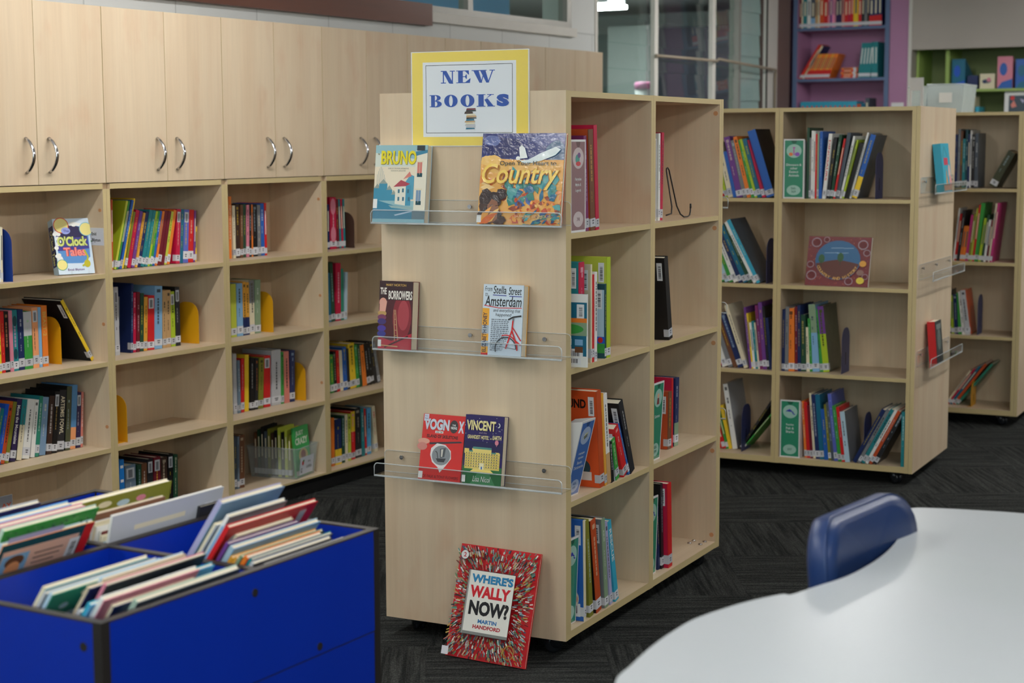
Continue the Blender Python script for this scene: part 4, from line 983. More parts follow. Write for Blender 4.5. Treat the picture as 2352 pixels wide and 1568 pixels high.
def caster(parent, x, y, a, h=.055):
    g = MB(); g.box(x - .022, x + .022, y - .022, y + .022, h - .004, h - .0005); g.lathe([(.009, h - .014), (.009, h - .004)], (x, y, 0), 10)
    dx, dy = math.cos(a) * .012, math.sin(a) * .012
    c_ = g.build('caster', 'chrome', parent)
    g = MB(); q = Matrix.Rotation(a, 3, 'Z')
    for s in (-1, 1):
        m = MB(); m.lathe([(.012, -.006), (.0245, -.005), (.025, 0), (.0245, .005), (.012, .006)], (0, s * .009, .0255), 20, 'y')
        g.mesh([tuple(q @ Vector((vx + .012, vy, vz)) + Vector((x, y, 0))) for vx, vy, vz in m.v], m.f, sm=True)
    m = MB(); m.lathe([(.019, -.02), (.021, 0), (.019, .02)], (0, 0, .034), 14, 'y'); g.mesh([tuple(q @ Vector((vx + .004, vy, vz)) + Vector((x, y, 0))) for vx, vy, vz in m.v], m.f, sm=True)
    g.build('wheel', 'darkplastic', c_); return c_
def bookcase(loc, th, label, Lx, D, m0, zs, front_only=False, group=None, name='bookcase'):
    """double sided mobile bookcase: x along the open front, y through it"""
    r = empty(name, loc, th, label, 'bookcase', group); T = .017
    for a, b_ in ((0, .0165), (Lx - .0165, Lx)):
        g = MB(); g.box(a, b_, 0, D, .055, 1.555, front=1, back=1, top=1); g.build('end_panel', ['wood_v', 'edge'], r)
    for a in (.0175, m0, m0 + .0175, Lx - .034):
        g = MB(); g.box(a, a + .0165, .0006, D - .0006, .0552, 1.5545, front=1, back=1); g.build('side_panel', ['wood_v', 'edge'], r)
    for x0, x1 in ((.034, m0), (m0 + .034, Lx - .034)):
        for nm, z0, z1 in (('top', 1.538, 1.554), ('bottom', .056, zs[3])):
            g = MB(); g.box(x0, x1, .0008, D - .0008, z0, z1, front=1, back=1); g.build(nm, ['wood_h', 'edge'], r)
        for z in zs[:3]:
            g = MB(); g.box(x0, x1, .0015, D - .0015, z - .0155, z, front=1, back=1); g.build('shelf', ['wood_h', 'edge'], r)
        g = MB(); g.box(x0, x1, D / 2 - .004, D / 2 + .004, zs[3], 1.538); g.build('back_panel', 'wood_v', r)
    for x, y, a in ((.07, .06, 2.2), (.08, D - .065, .8), (Lx - .09, .06, -.6), (Lx - .08, D - .06, 3.5)): caster(r, x, y, a)
    return r
ZB = [1.175, .807, .439, .077]; ZR = [1.179, .816, .448, .081]
cb = bookcase(FB.o, FB.th, 'central maple bookcase on casters with NEW BOOKS sign on its end', 1.224, .575, .599, ZB)
for z, i in ((1.509, 0), (1.134, 1), (.752, 2), (.388, 3), (.10, 4)):
    g = MB(); g.lathe([(.0075, -.002), (.0075, 0)], (1.19, .0145, z), 16, 'x'); g.build('screw_cap', 'cap', cb)
for x, y in ((1.13, .071), (1.169, .070), (1.129, .032), (1.172, .032)):
    g = MB(); g.lathe([(.008, .0772), (.007, .0805), (.003, .082)], (x, y, 0), 14); g.build('bolt', 'chrome', cb)
for z, sc in ((1.199, (.06, .285, .515)), (.845, (.06, .284, .512)), (.484, (.059, .285, .51))): ledge(cb, (0, .572, 0), -PI / 2, .588, z, screws=sc)
for z in (1.199, .845, .484): ledge(cb, (1.224, .003, 0), PI / 2, .588, z)
rb = bookcase(FR(-1.19, 0, 0), FR.th, 'rear maple bookcase on casters with a face-out landscape book on its second shelf', 1.19, .6626, .585, ZR)
for z in (1.206, .853, .497): ledge(rb, (1.19, .02, 0), PI / 2, .61, z, .06, (.06, .3, .55))
sb = bookcase(FS(-1.19, 0, 0), FS.th, 'far right maple bookcase partly hidden behind the rear bookcase', 1.19, .62, .585, ZR)

# ------------------------------------------------------------------ wall units with cupboards
def door_handle(parent, x):
    g = MB(); pts = []
    for i in range(15):
        t = i / 14; pts.append((x, -.006 - .034 * math.sin(PI * t) ** .8 if 0 < t < 1 else -.004, 1.326 + .112 * t))
    g.tube(pts, .0042, 8, ry=.0065); return g.build('handle', 'chrome', parent)
US = [.744 - .61, .744, 1.356, 1.964, 2.568, 3.169, 3.768, 4.373]
WLAB = ['leftmost tall maple wall unit, cut by the left edge of the photo', 'second tall maple wall unit from the left, colourful books on top shelf', 'third tall maple wall unit from the left, clear tub on bottom shelf',
        'fourth tall maple wall unit from the left, just behind the NEW BOOKS bookcase', 'fifth maple wall unit, its cupboard doors showing behind the NEW BOOKS sign', 'sixth maple wall unit, cupboard doors just right of the NEW BOOKS sign', 'last maple wall unit on the right, ending beside the louvre window']
WD = .272
for i in range(7):
    x0, x1 = US[i], US[i + 1]; w = x1 - x0 - .0008
    r = empty('wall_unit', FW(x0, 0, 0), FW.th, WLAB[i], 'storage unit', 'tall maple wall units')
    for a, b_ in ((0, .0168), (w - .0168, w)):
        g = MB(); g.box(a, b_, 0, WD, .07, 1.2655, front=1); g.box(a, b_, .016, WD, 1.2655, 1.877, right=(1 if i == 6 and a else 0)); g.build('side_panel', ['wood_v', 'edge'], r)
    for z in (.978, .675, .375):
        g = MB(); g.box(.0168, w - .0168, .001, WD - .006, z - .0155, z, front=1); g.build('shelf', ['wood_h', 'edge'], r)
    g = MB(); g.box(.0168, w - .0168, .001, WD - .006, .0702, .078, front=1); g.build('bottom', ['wood_h', 'edge'], r)
    g = MB(); g.box(.0168, w - .0168, .0, WD - .006, 1.266, 1.284, front=1); g.build('rail', ['wood_h', 'edge'], r)
    g = MB(); g.box(.0168, w - .0168, .017, WD - .006, 1.86, 1.8768); g.build('top', ['wood_h', 'edge'], r)
    g = MB(); g.box(.0168, w - .0168, WD - .006, WD, .078, 1.86); g.build('back_panel', 'wood_v', r)
    g = MB(); g.box(0, w, .05, .064, 0, .0698); g.build('kickboard', 'blackkick', r)
    h = w / 2
    for s, (a, b_) in enumerate(((.001, h - .001), (h + .001, w - .001))):
        g = MB(); g.box(a, b_, -.001, .0155, 1.287, 1.8765, left=1, right=1, top=1); d_ = g.build('door', ['wood_v', 'edge'], r); door_handle(d_, (h - .052) if s == 0 else (h + .048))
    if i < 3:
        for z in ((1.194, .805, .449) if i != 1 else ()):
            g = MB(); g.lathe([(.006, -.0025), (.006, 0)], (w - .0168, .0145, z), 14, 'x'); g.build('screw_cap', 'cap', r)

# ------------------------------------------------------------------ the rows of books
for key, (ox, oy, th, z), group, fromright, bs in ROWS:
    fr = Fr(ox, oy, th); n = len(bs); place = key.rstrip(',')
    for i, bk in enumerate(bs):
        u, v, t, h, d, lean, c = bk[:7]; o = bk[7] if len(bk) > 7 else {}
        X = u if lean <= 0 else u + t / math.cos(lean)
        loc = fr(X, v, z + .0003)
        if lean > 0: loc = loc - fr.X * (t * math.cos(lean)) + Vector((0, 0, t * math.sin(lean)))
        j = n - 1 - i if fromright else i
        size = 'thin' if t < .013 else ('thick' if t > .03 else '')
        word = SAY.get(c, c); cv = SAY.get(o.get('cov'), o.get('cov'))
        if h > .2 and t < .02 and not size: size = 'tall'
        desc = (size + ' ' + word).strip()
        lab = o.get('lab') or '%s book, %s from %s on %s' % (desc, ORD[j], 'right' if fromright else 'left', place)
        if o.get('far'): far_book(loc, fr.th, lean, t, h, d, c, o)
        else: book(loc, fr.th, lean, t, h, d, c, o, lab, group or None)
# ------------------------------------------------------------------ subject boxes between the books
def subject_box(loc, rz, fwd, w, h, d, c, lines, num, label, motif=0):
    """white wedge box with a printed front strip"""
    r = empty('subject_box', loc, (fwd, 0, rz), label, 'shelf marker')
    g = MB(); fn = lambda a, b_, dd: (dd, a, b_)
    g.box(0, w, 0, .003, 0, h)
    for x in (0, w - .002):
        g.prism([(.003, 0), (d, 0), (d, h * .55), (d * .45, h * .9), (.003, h)], fn, x, x + .002)
    g.box(.002, w - .002, d - .002, d, .002, h * .55); g.box(.002, w - .002, .003, d - .002, 0, .002)
    g.build('body', 'whiteplastic', r)
    k = .06 * w; p = Print(lambda a, b_, l: (a, -l, b_))
    p.rect(k, k, w - k, h - k, c); dark = tuple(int(q * .72) for q in c); pale = tuple(int(q * .45 + 255 * .55) for q in c)
    p.ell(w / 2, h - k, w * .14, w * .16, dark, 12, PI, 2 * PI)
    p.ell(w / 2, h * .8, w * .36, h * .115, pale); p.ell(w / 2, h * .14, w * .33, h * .085, pale)
    if motif == 1: p.ell(w * .45, h * .79, w * .14, h * .05, (80,160,150)); p.ell(w * .55, h * .83, w * .1, h * .03, (120,90,140)); p.ell(w * .5, h * .74, w * .16, h * .025, (206,70,80))
    elif motif == 2: p.poly([(w * .34, h * .75), (w * .6, h * .77), (w * .68, h * .84), (w * .42, h * .83)], (206,208,178)); p.line([(w * .38, h * .78), (w * .62, h * .81)], w * .04, (60,80,80)); p.line([(w * .42, h * .76), (w * .64, h * .79)], w * .04, (60,80,80))
    elif motif == 3: p.ell(w / 2, h * .83, w * .1, h * .03, (226,178,150)); p.poly([(w * .38, h * .72), (w * .62, h * .72), (w * .58, h * .8), (w * .42, h * .8)], (140,70,70))
    elif motif == 4: p.ell(w * .35, h * .745, w * .1, h * .03, (232,130,80)); p.ell(w * .66, h * .745, w * .12, h * .035, (150,90,190)); p.line([(w * .5, h * .73), (w * .49, h * .85)], w * .05, (190,80,170)); p.ell(w * .5, h * .855, w * .07, h * .012, (190,80,170))
    elif motif == 5: p.ell(w * .46, h * .815, w * .12, h * .02, (60,70,170)); p.line([(w * .5, h * .81), (w * .66, h * .79), (w * .62, h * .77), (w * .74, h * .755)], w * .05, (60,70,170)); p.line([(w * .3, h * .8), (w * .5, h * .84)], w * .05, (60,70,170))
    lh = h * .04
    for i, s in enumerate(lines): p.text(s, w * .14, h * .55 - i * lh * 1.5, w * .86, h * .55 - i * lh * 1.5 + lh, (228,236,236), .005, keep=True)
    nn = num.split('|')
    for i, s in enumerate(nn): p.text(s, w * .27, h * (.14 + (.03 if len(nn) > 1 else 0)) - i * h * .055 - h * .018, w * .73, h * (.14 + (.03 if len(nn) > 1 else 0)) - i * h * .055 + h * .02, dark, .01, keep=True)
    p.build('printed_front', 'gloss', r); return r
MAUVE, GREEN, BLUEB = (146,112,116), (52,140,108), (72,116,190)
subject_box(FB(.0375, .004, 1.1753), FB.th, 0, .098, .25, .12, MAUVE, ['Fairytales', 'Myths &', 'Legends'], '398', 'mauve marker box numbered 398 on top shelf of centre bookcase', 1)
subject_box(FB(.688, .055, 1.1753), FB.th, 0, .086, .252, .12, MAUVE, ['Rhymes'][:0], '', 'mauve-fronted marker box beside white book in far bay of centre bookcase', 1)
subject_box(FB(.056, .03, .4394), FB.th, .24, .088, .226, .13, BLUEB, ['Languages', 'Alphabet', 'Books', 'Dictionaries'], '400-|499', 'tilted blue marker box numbered 400-499 on third shelf of centre bookcase', 2)
subject_box(FB(.648, .022, .4394), FB.th, .06, .086, .246, .12, GREEN, ['Science'], '500-|599', 'green Science marker box numbered 500-599 in far bay of centre bookcase', 3)
subject_box(FB(.0365, .026, .0773), FB.th, .04, .084, .25, .12, GREEN, [], '', 'green marker box before planets book on bottom shelf of centre bookcase', 5)
subject_box(FB(.6385, .028, .0773), FB.th, .03, .084, .249, .12, GREEN, [], '', 'green marker box on bottom shelf of far bay of centre bookcase', 5)
subject_box(FR(-.5685, .004, 1.1793), FR.th, 0, .090, .246, .12, GREEN, ['Dinosaurs &', 'other', 'Extinct', 'Animals'], '560-|569', 'green marker box with long-necked animals on top shelf of rear bookcase', 4)
subject_box(FR(-.5685, .01, .0813), FR.th, 0, .088, .246, .12, GREEN, ['Reptiles', 'Fish &', 'Sharks'], '597', 'green marker box numbered 597 on bottom shelf of rear bookcase', 5)

# ------------------------------------------------------------------ bookends
def bookend(fr, u, v, z, w, h, mat, label, left=.1):
    """bent steel plate: tongue under the books (towards -x), rounded upright"""
    g = MB(); fn = lambda a, b_, d: (d, a, b_)
    g.prism(rrect(0, w, 0, h, w * .42, n=7), fn, -.0012, 0)
    g.box(-left, -.0012, .01, w - .01, 0, .0008)
    r = g.build('bookend', mat, None, fr(u, v, z + .0002), (0, 0, fr.th)); tag(r, label, 'bookend')
    s = Print(lambda a, b_, l: (l, a, b_)); s.rect(w * .46, h * .18, w * .54, h * .45, (20,20,24)); s.build('slot', 'matt', r); return r
bookend(FW, .343, .03, .978, .11, .17, 'bookend_blue', 'dark blue bookend at far left of the leftmost wall unit', .02)
bookend(FW, .6045, .095, .675, .11, .16, 'bookend_yellow', 'yellow bookend beside the leaning black book in leftmost wall unit', .004)
bookend(FW, 1.279, .075, .675, .11, .155, 'bookend_yellow', 'yellow bookend after the books on second shelf of second wall unit', .004)
bookend(FW, .84, .03, .375, .11, .165, 'bookend_yellow', 'yellow bookend alone on the empty shelf of second wall unit', .04)
bookend(FW, 1.706, .09, .978, .1, .15, 'bookend_yellow', 'yellow bookend on the top shelf of third wall unit', .004) if 0 else None
bookend(FW, 1.712, .07, .675, .11, .16, 'bookend_yellow', 'yellow bookend beside the green book in third wall unit', .004)
bookend(FW, 1.912, .07, .375, .11, .155, 'bookend_yellow', 'yellow bookend on third shelf of third wall unit', .004)
bookend(FW, 1.532, .075, .078, .1, .15, 'bookend_yellow', 'yellow bookend left of the clear tub on bottom shelf', .004) if 0 else None
bookend(FW, 2.262, .07, .978, .11, .15, 'bookend_brown', 'brown bookend after pink books on top shelf of fourth wall unit', .004)
bookend(FR, -.190, .05, 1.179, .12, .19, 'bookend_navy', 'navy bookend supporting leaning books on top shelf of rear bookcase', .004)
bookend(FR, -.312, .03, .448, .12, .19, 'bookend_navy', 'navy bookend on the third shelf of the rear bookcase', .004)
bookend(FR, -.647, .04, .816, .12, .19, 'bookend_navy', 'navy bookend edge-on beside leaning books in left bay of rear bookcase', .002)
bookend(FR, -.752, .05, .081, .12, .2, 'bookend_navy', 'navy bookend between white book and leaning book on bottom shelf', .002)
bookend(FR, -.218, .06, .081, .12, .2, 'bookend_navy', 'navy bookend in the middle of bottom shelf of rear bookcase', .004)
bookend(FS, -.212, .04, .448, .12, .2, 'bookend_navy', 'navy bookend on third shelf of far right bookcase', .004)
bookend(FS, -.235, .05, .081, .12, .13, 'bookend_yellow', 'yellow bookend propping leaning books on bottom shelf of far right bookcase', .02)
# black wire easel
g = MB(); W0 = [(.0, .03, .014), (.03, .024, .018), (.038, .026, .04), (.041, .046, .15), (.046, .048, .158), (.055, .048, .161), (.063, .046, .153), (.085, .028, .04), (.097, .02, .014), (.115, .015, .0045), (.14, .012, .0045), (.158, .012, .0085), (.164, .012, .02), (.166, .012, .036)]
g.tube(W0, .0024, 8); g.lathe([(.003, .03), (.0035, .034), (.003, .045)], (.166, .012, 0), 8)
tag(g.build('book_easel', 'wire', None, FB(.846, .02, 1.1755), (0, 0, FB.th)), 'empty black wire easel on the top shelf of the centre bookcase', 'easel')

# ------------------------------------------------------------------ signs
def letter(p, ch, a, b, w, h, c):
    """fat slab-serif capitals drawn by hand"""
    R = lambda x0, y0, x1, y1: p.rect(a + x0 * w, b + y0 * h, a + x1 * w, b + y1 * h, c)
    Q = lambda *q: p.poly([(a + x * w, b + y * h) for x, y in q], c)
    A = lambda cx, cy, rx, ry, ix, iy, t0=0, t1=360: p.ring(a + cx * w, b + cy * h, rx * w, ry * h, ix * w, iy * h, c, math.radians(t0), math.radians(t1))
    if ch == 'N':
        R(.14, 0, .22, 1); R(.78, .0, .86, 1); Q((.1, 1), (.4, 1), (.88, 0), (.58, 0)); R(0, .93, .36, 1); R(0, 0, .36, .07); R(.64, .93, 1, 1); Q((.58, 0), (.88, 0), (.88, -.03), (.7, -.03))
    if ch == 'E':
        R(.13, 0, .45, 1); R(0, .94, .85, 1); R(0, 0, .92, .06); R(.45, .47, .68, .53); Q((.66, .33), (.72, .33), (.72, .68), (.66, .68), (.58, .5)); Q((.6, .94), (.85, 1), (.87, .66), (.83, .66)); Q((.6, .06), (.92, 0), (.97, .36), (.93, .36))
    if ch == 'W':
        Q((.06, 1), (.3, 1), (.46, 0), (.34, 0)); Q((.36, 1), (.6, 1), (.76, 0), (.64, 0)); Q((.5, .72), (.54, .72), (.44, 0), (.4, 0)); Q((.9, 1), (.95, 1), (.74, 0), (.7, 0)); R(0, .94, .4, 1); R(.42, .94, .66, 1); R(.78, .94, 1.02, 1)
    if ch == 'B':
        R(.12, 0, .42, 1); R(0, .94, .5, 1); R(0, 0, .5, .06); A(.48, .76, .4, .24, .1, .18, -90, 90); A(.48, .26, .48, .27, .13, .2, -90, 90); R(.4, .48, .52, .54)
    if ch == 'O': A(.5, .5, .5, .51, .14, .43)
    if ch == 'K':
        R(.1, 0, .4, 1); R(0, .94, .5, 1); R(0, 0, .5, .06); Q((.4, .48), (.46, .56), (.86, .95), (.76, .95)); Q((.44, .56), (.62, .66), (.98, 0), (.66, 0)); R(.6, .94, .98, 1); R(.6, 0, 1.04, .06)
    if ch == 'S': p.text('S', a, b, a + w, b + h, c, .075)
FA = Fr(-.3673, 4.7461, FB.th - PI / 2)     # end panel of the centre bookcase
sg = MB(); sg.box(0, .364, -.0012, 0, 0, .258)
sg = sg.build('sign', 'whiteplastic', None, FA(.104, -.0012, 1.408), (0, 0, FA.th)); tag(sg, 'yellow and white NEW BOOKS sign on the end of the central bookcase', 'sign')
p = Print(lambda a, b_, l: (a, -.0012 - l, b_)); p.rect(.003, .002, .361, .256, (238,212,92)); p.rect(.037, .026, .325, .229, (226,230,234)); p.rect(.046, .036, .314, .221, (46,52,44)); p.rect(.0475, .0375, .3125, .2195, (224,229,234))
NB = (22,76,168)
for ch, x, w_ in (('N', .094, .044), ('E', .142, .046), ('W', .19, .07)): letter(p, ch, x, .171, w_, .034, NB)
for ch, x, w_ in (('B', .058, .04), ('O', .104, .042), ('O', .155, .043), ('K', .205, .054), ('S', .266, .038)): letter(p, ch, x, .107, w_, .033, NB)
z = .046; rr = random.Random(3)
while z < .1:
    k = .0035 + rr.random() * .003; x = .166 + rr.random() * .008; w_ = .026 + rr.random() * .008
    p.poly([(x, z), (x + w_, z + .001), (x + w_ - .002, z + k), (x + .002, z + k)], rr.choice(['brown','navy','cream','darkbrown','black','rust','tan','lightgrey','maroon','tealblue'])); z += k
lam = attr_mat('sign_laminate', .12, 1.0, .6)
_nt = lam.node_tree; _tc2 = N(_nt, 'ShaderNodeTexCoord'); _no = N(_nt, 'ShaderNodeTexNoise'); _no.inputs['Scale'].default_value = 60; _no.inputs['Detail'].default_value = 4; _no.inputs['Distortion'].default_value = 1.5
_bp = N(_nt, 'ShaderNodeBump'); _bp.inputs['Strength'].default_value = .35; _bp.inputs['Distance'].default_value = .003
_nt.links.new(_tc2.outputs['Object'], _no.inputs['Vector']); _nt.links.new(_no.outputs['Fac'], _bp.inputs['Height']); _nt.links.new(_bp.outputs[0], _nt.nodes['Principled BSDF'].inputs['Coat Normal'])
p.build('printed_sheet', lam, sg)
# author sign on the side of the leftmost wall unit
g = MB(); g.box(-.0006, 0, 0, .1, 0, .06); s_ = g.build('sign', 'whiteplastic', None, FW(.7258, .001, 1.074), (0, 0, FW.th)); tag(s_, 'small white author sign stuck inside the leftmost wall unit', 'sign')
p = Print(lambda a, b_, l: (-.0006 - l, .1 - a, b_)); p.rect(.001, .001, .099, .059, (206,208,218)); p.text('Enid', .044, .034, .066, .045, (16,16,18), .03); p.text('Blyton', .046, .01, .085, .024, (16,16,18), .03)
p.ell(.02, .04, .012, .009, (50,130,40)); p.ell(.026, .022, .008, .007, (190,40,40)); p.ell(.034, .014, .012, .004, (60,130,50)); p.build('printed_face', 'print', s_)
g = MB(); g.box(0, .09, 0, .004, .15, .205); s_ = g.build('sign', 'whiteplastic', None, FW(.232, .05, .0785), (0, 0, FW.th)); tag(s_, 'grey card with red letters AY on bottom shelf of leftmost wall unit', 'sign')
p = Print(lambda a, b_, l: (a, -l, .15 + b_)); p.rect(.001, .001, .089, .054, (150,150,156)); p.text('AY', .042, .012, .085, .03, (190,84,60), .02); p.build('printed_face', 'print', s_)
g = MB(); g.box(.03, .06, .004, .006, 0, .152); g.box(.01, .08, .006, .06, 0, .002); g.build('stand', 'whiteplastic', s_)
g = MB(); g.box(0, .022, 0, .12, 0, .24)
s_ = g.build('box_file', plain('bright_blue_card', (20,120,200), .5, var=.04), None, FW(.795, .03, .0782), (0, 0, FW.th)); tag(s_, 'blue box with white dashes at left of bottom shelf, second wall unit', 'box file')
p = Print(lambda a, b_, l: (a, -l, b_)); [p.rect(.004, .06 + k * .05, .018, .07 + k * .05, 'white') for k in range(4)]; p.build('printed_front', 'print', s_)

# ------------------------------------------------------------------ face-out books on the centre bookcase end
TH = FA.th
def d_city(p, w, h):
    X = lambda q: q * w; Z = lambda q: q * h
    p.rect(0, 0, w, h, (150,190,196)); p.rect(0, Z(.28), X(.78), Z(.72), (236,222,196)); p.poly([(0, Z(.72)), (X(.78), Z(.72)), (X(.78), Z(.82)), (0, Z(.9))], (214,220,206))
    for i in range(9): p.line([(X(.05 + i * .02), Z(.4)), (X(.05 + i * .02), Z(.62 + .1 * math.sin(i * .45)))], .0007, (90,140,150))
    p.rect(X(.78), Z(.15), w, Z(.93), (232,226,206)); p.poly([(X(.78), Z(.86)), (w, Z(.9)), (w, Z(.94)), (X(.78), Z(.92))], (60,130,160))
    for z0, c in ((.62, 'salmon'), (.26, 'steel')): p.rect(X(.82), Z(z0), X(.91), Z(z0 + .16), c); p.rect(X(.82), Z(z0 - .03), X(.92), Z(z0 + .02), 'darkteal'); p.rect(X(.8), Z(z0 + .16), X(.93), Z(z0 + .18), 'cream'); p.line([(X(.865), Z(z0)), (X(.865), Z(z0 + .16))], .0008, 'cream')
    for x0, x1, z1 in ((0, .13, .44), (.1, .26, .5), (.24, .36, .42), (.34, .44, .36)): p.rect(X(x0), Z(.28), X(x1), Z(z1), (64,144,172)); p.poly([(X(x0), Z(z1)), (X((x0 + x1) / 2), Z(z1 + .06)), (X(x1), Z(z1))], (150,160,150))
    p.poly([(X(.6), Z(.52)), (X(.7), Z(.62)), (X(.77), Z(.6)), (X(.77), Z(.3)), (X(.6), Z(.3))], (84,158,184)); p.poly([(X(.56), Z(.56)), (X(.68), Z(.66)), (X(.72), Z(.6))], 'salmon')
    p.poly([(X(.42), Z(.46)), (X(.62), Z(.5)), (X(.62), Z(.22)), (X(.42), Z(.24))], (228,226,210)); p.rect(X(.62), Z(.22), X(.72), Z(.48), (70,150,180)); p.poly([(X(.38), Z(.46)), (X(.52), Z(.55)), (X(.7), Z(.5)), (X(.62), Z(.47))], (176,70,84))
    for x, z in ((.47, .38), (.55, .39), (.47, .28), (.56, .28), (.65, .38), (.67, .28)): p.rect(X(x), Z(z), X(x + .035), Z(z + .05), (60,110,130))
    p.poly([(0, 0), (X(.78), 0), (X(.78), Z(.2)), (X(.4), Z(.22)), (0, Z(.3))], (50,128,158)); p.poly([(X(.3), Z(.22)), (X(.78), Z(.2)), (X(.78), Z(.16)), (X(.36), Z(.19))], (150,180,180))
    for i in range(4): p.poly([(X(.42 + i * .07), Z(.1 + i * .012)), (X(.54 + i * .07), Z(.12 + i * .012)), (X(.56 + i * .07), Z(.105 + i * .012)), (X(.44 + i * .07), Z(.085 + i * .012))], 'paleblue')
    p.rect(X(.76), Z(.04), w, Z(.15), (100,124,134)); p.rect(0, 0, w, Z(.045), (140,186,196)); p.rect(0, Z(.18), X(.08), Z(.3), 'white')
    p.text('BRUNO', X(.12), Z(.745), X(.8), Z(.925), (120,110,40), .05); p.text('BRUNO', X(.115), Z(.75), X(.795), Z(.93), (232,216,40), .03)
    p.text('SOME OF THE MORE INTERESTING', X(.26), Z(.69), X(.66), Z(.706), (70,90,90), 0); p.text('DAYS IN MY LIFE SO FAR', X(.32), Z(.66), X(.6), Z(.675), (70,90,90), 0); p.rect(X(.8), Z(.93), X(.95), Z(.995), (50,58,62))
    p.text('By', X(.055), Z(.87), X(.09), Z(.895), (120,110,40), .01)
def d_swirl(p, w, h):
    r = random.Random(8); X = lambda q: min(max(q, .003), .997) * w; Z = lambda q: min(max(q, .003), .997) * h
    def blob(cx, cz, rx, rz, c, n=20, wob=.12): p.poly([(X(cx + rx * (1 + r.uniform(-wob, wob)) * math.cos(2 * PI * i / n)), Z(cz + rz * (1 + r.uniform(-wob, wob)) * math.sin(2 * PI * i / n))) for i in range(n)], c)
    def leaf(x, z, a, l, t, c): ca, sa = math.cos(a), math.sin(a); p.poly([(X(x + u * ca - v_ * sa), Z(z + u * sa + v_ * ca)) for u, v_ in ((0, 0), (l * .25, t * .8), (l * .5, t), (l * .8, t * .5), (l, 0), (l * .7, -t * .5), (l * .35, -t))], c)
    p.rect(0, 0, w, h, (48,58,120)); blob(.28, .84, .26, .11, (38,44,100)); blob(.8, .93, .2, .07, (72,82,142)); blob(.12, .92, .1, .06, (92,106,162)); blob(.9, .8, .12, .12, (60,96,130))
    p.poly([(0, Z(.7)), (X(.1), Z(.76)), (X(.25), Z(.72)), (X(.45), Z(.71)), (w, Z(.71)), (w, 0), (0, 0)], (232,170,84)); blob(.12, .7, .13, .06, (244,196,110)); blob(.3, .62, .24, .06, (238,186,100)); blob(.62, .64, .33, .06, (238,186,104))
    blue = [(30,104,140), (44,140,150), (60,96,160), (28,78,120), (80,160,160), (40,126,116)]; warm = [(220,110,50), (236,160,60), (196,74,40), (240,190,110), (226,136,70), (150,70,50), (244,206,140)]
    for i in range(60): leaf(r.random(), r.uniform(.0, .5), r.uniform(-.6, 1.2), r.uniform(.08, .2), r.uniform(.02, .05), r.choice(warm))
    for i in range(34): leaf(r.uniform(.3, .95), r.uniform(.2, .48), r.uniform(-.3, 2.2), r.uniform(.08, .2), r.uniform(.025, .06), r.choice(blue))
    for i in range(40): leaf(r.uniform(.45, 1), r.uniform(.0, .25), r.uniform(-.6, 2.5), r.uniform(.03, .09), r.uniform(.01, .03), r.choice(warm + [(120,60,40), (80,110,70)]))
    for i in range(26): leaf(r.uniform(.5, .98), r.uniform(.0, .12), r.uniform(-.4, 1), r.uniform(.05, .12), r.uniform(.01, .02), r.choice(blue + [(90,70,130)]))
    p.poly([(X(.43), Z(.74)), (X(.5), Z(.7)), (X(.58), Z(.71)), (X(.72), Z(.78)), (X(.9), Z(.85)), (X(.96), Z(.82)), (X(.9), Z(.76)), (X(.74), Z(.7)), (X(.6), Z(.67)), (X(.52), Z(.67))], (222,232,232)); p.poly([(X(.48), Z(.72)), (X(.46), Z(.84)), (X(.49), Z(.87)), (X(.53), Z(.84)), (X(.57), Z(.73))], (236,240,236)); p.ell(X(.455), Z(.725), w * .025, h * .022, (240,240,236))
    for i in range(26): blob(.17 + r.uniform(-.12, .14), .2 + r.uniform(-.18, .14), .07, .05, r.choice([(56,38,36), (70,48,42), (48,34,36)]), 9, .35)
    p.poly([(X(.13), Z(.02)), (X(.12), Z(.2)), (X(.17), Z(.28)), (X(.24), Z(.25)), (X(.255), Z(.19)), (X(.275), Z(.15)), (X(.25), Z(.12)), (X(.25), Z(.06)), (X(.2), Z(.02))], (140,92,68)); p.line([(X(.15), Z(.205)), (X(.19), Z(.215))], .0016, (50,34,30)); p.line([(X(.22), Z(.2)), (X(.245), Z(.21))], .0016, (50,34,30)); p.line([(X(.2), Z(.085)), (X(.235), Z(.09))], .0018, (110,50,44))
    for x, k in ((.02, 1), (.1, .9), (.04, .6)): leaf(x, .0, .9 * k, .25, .04, r.choice(warm))
    p.text('Country', X(.035), Z(.375), X(.965), Z(.665), (170,100,30), .035, .25); p.text('Country', X(.03), Z(.38), X(.96), Z(.67), (250,212,100), .012, .25)
    p.text('Open Your Heart to', X(.24), Z(.635), X(.92), Z(.695), (40,56,60), .01); p.text('JASMINE SEYMOUR', X(.46), Z(.07), X(.9), Z(.105), (236,200,150), .01); p.rect(0, Z(.02), X(.055), Z(.1), 'white')
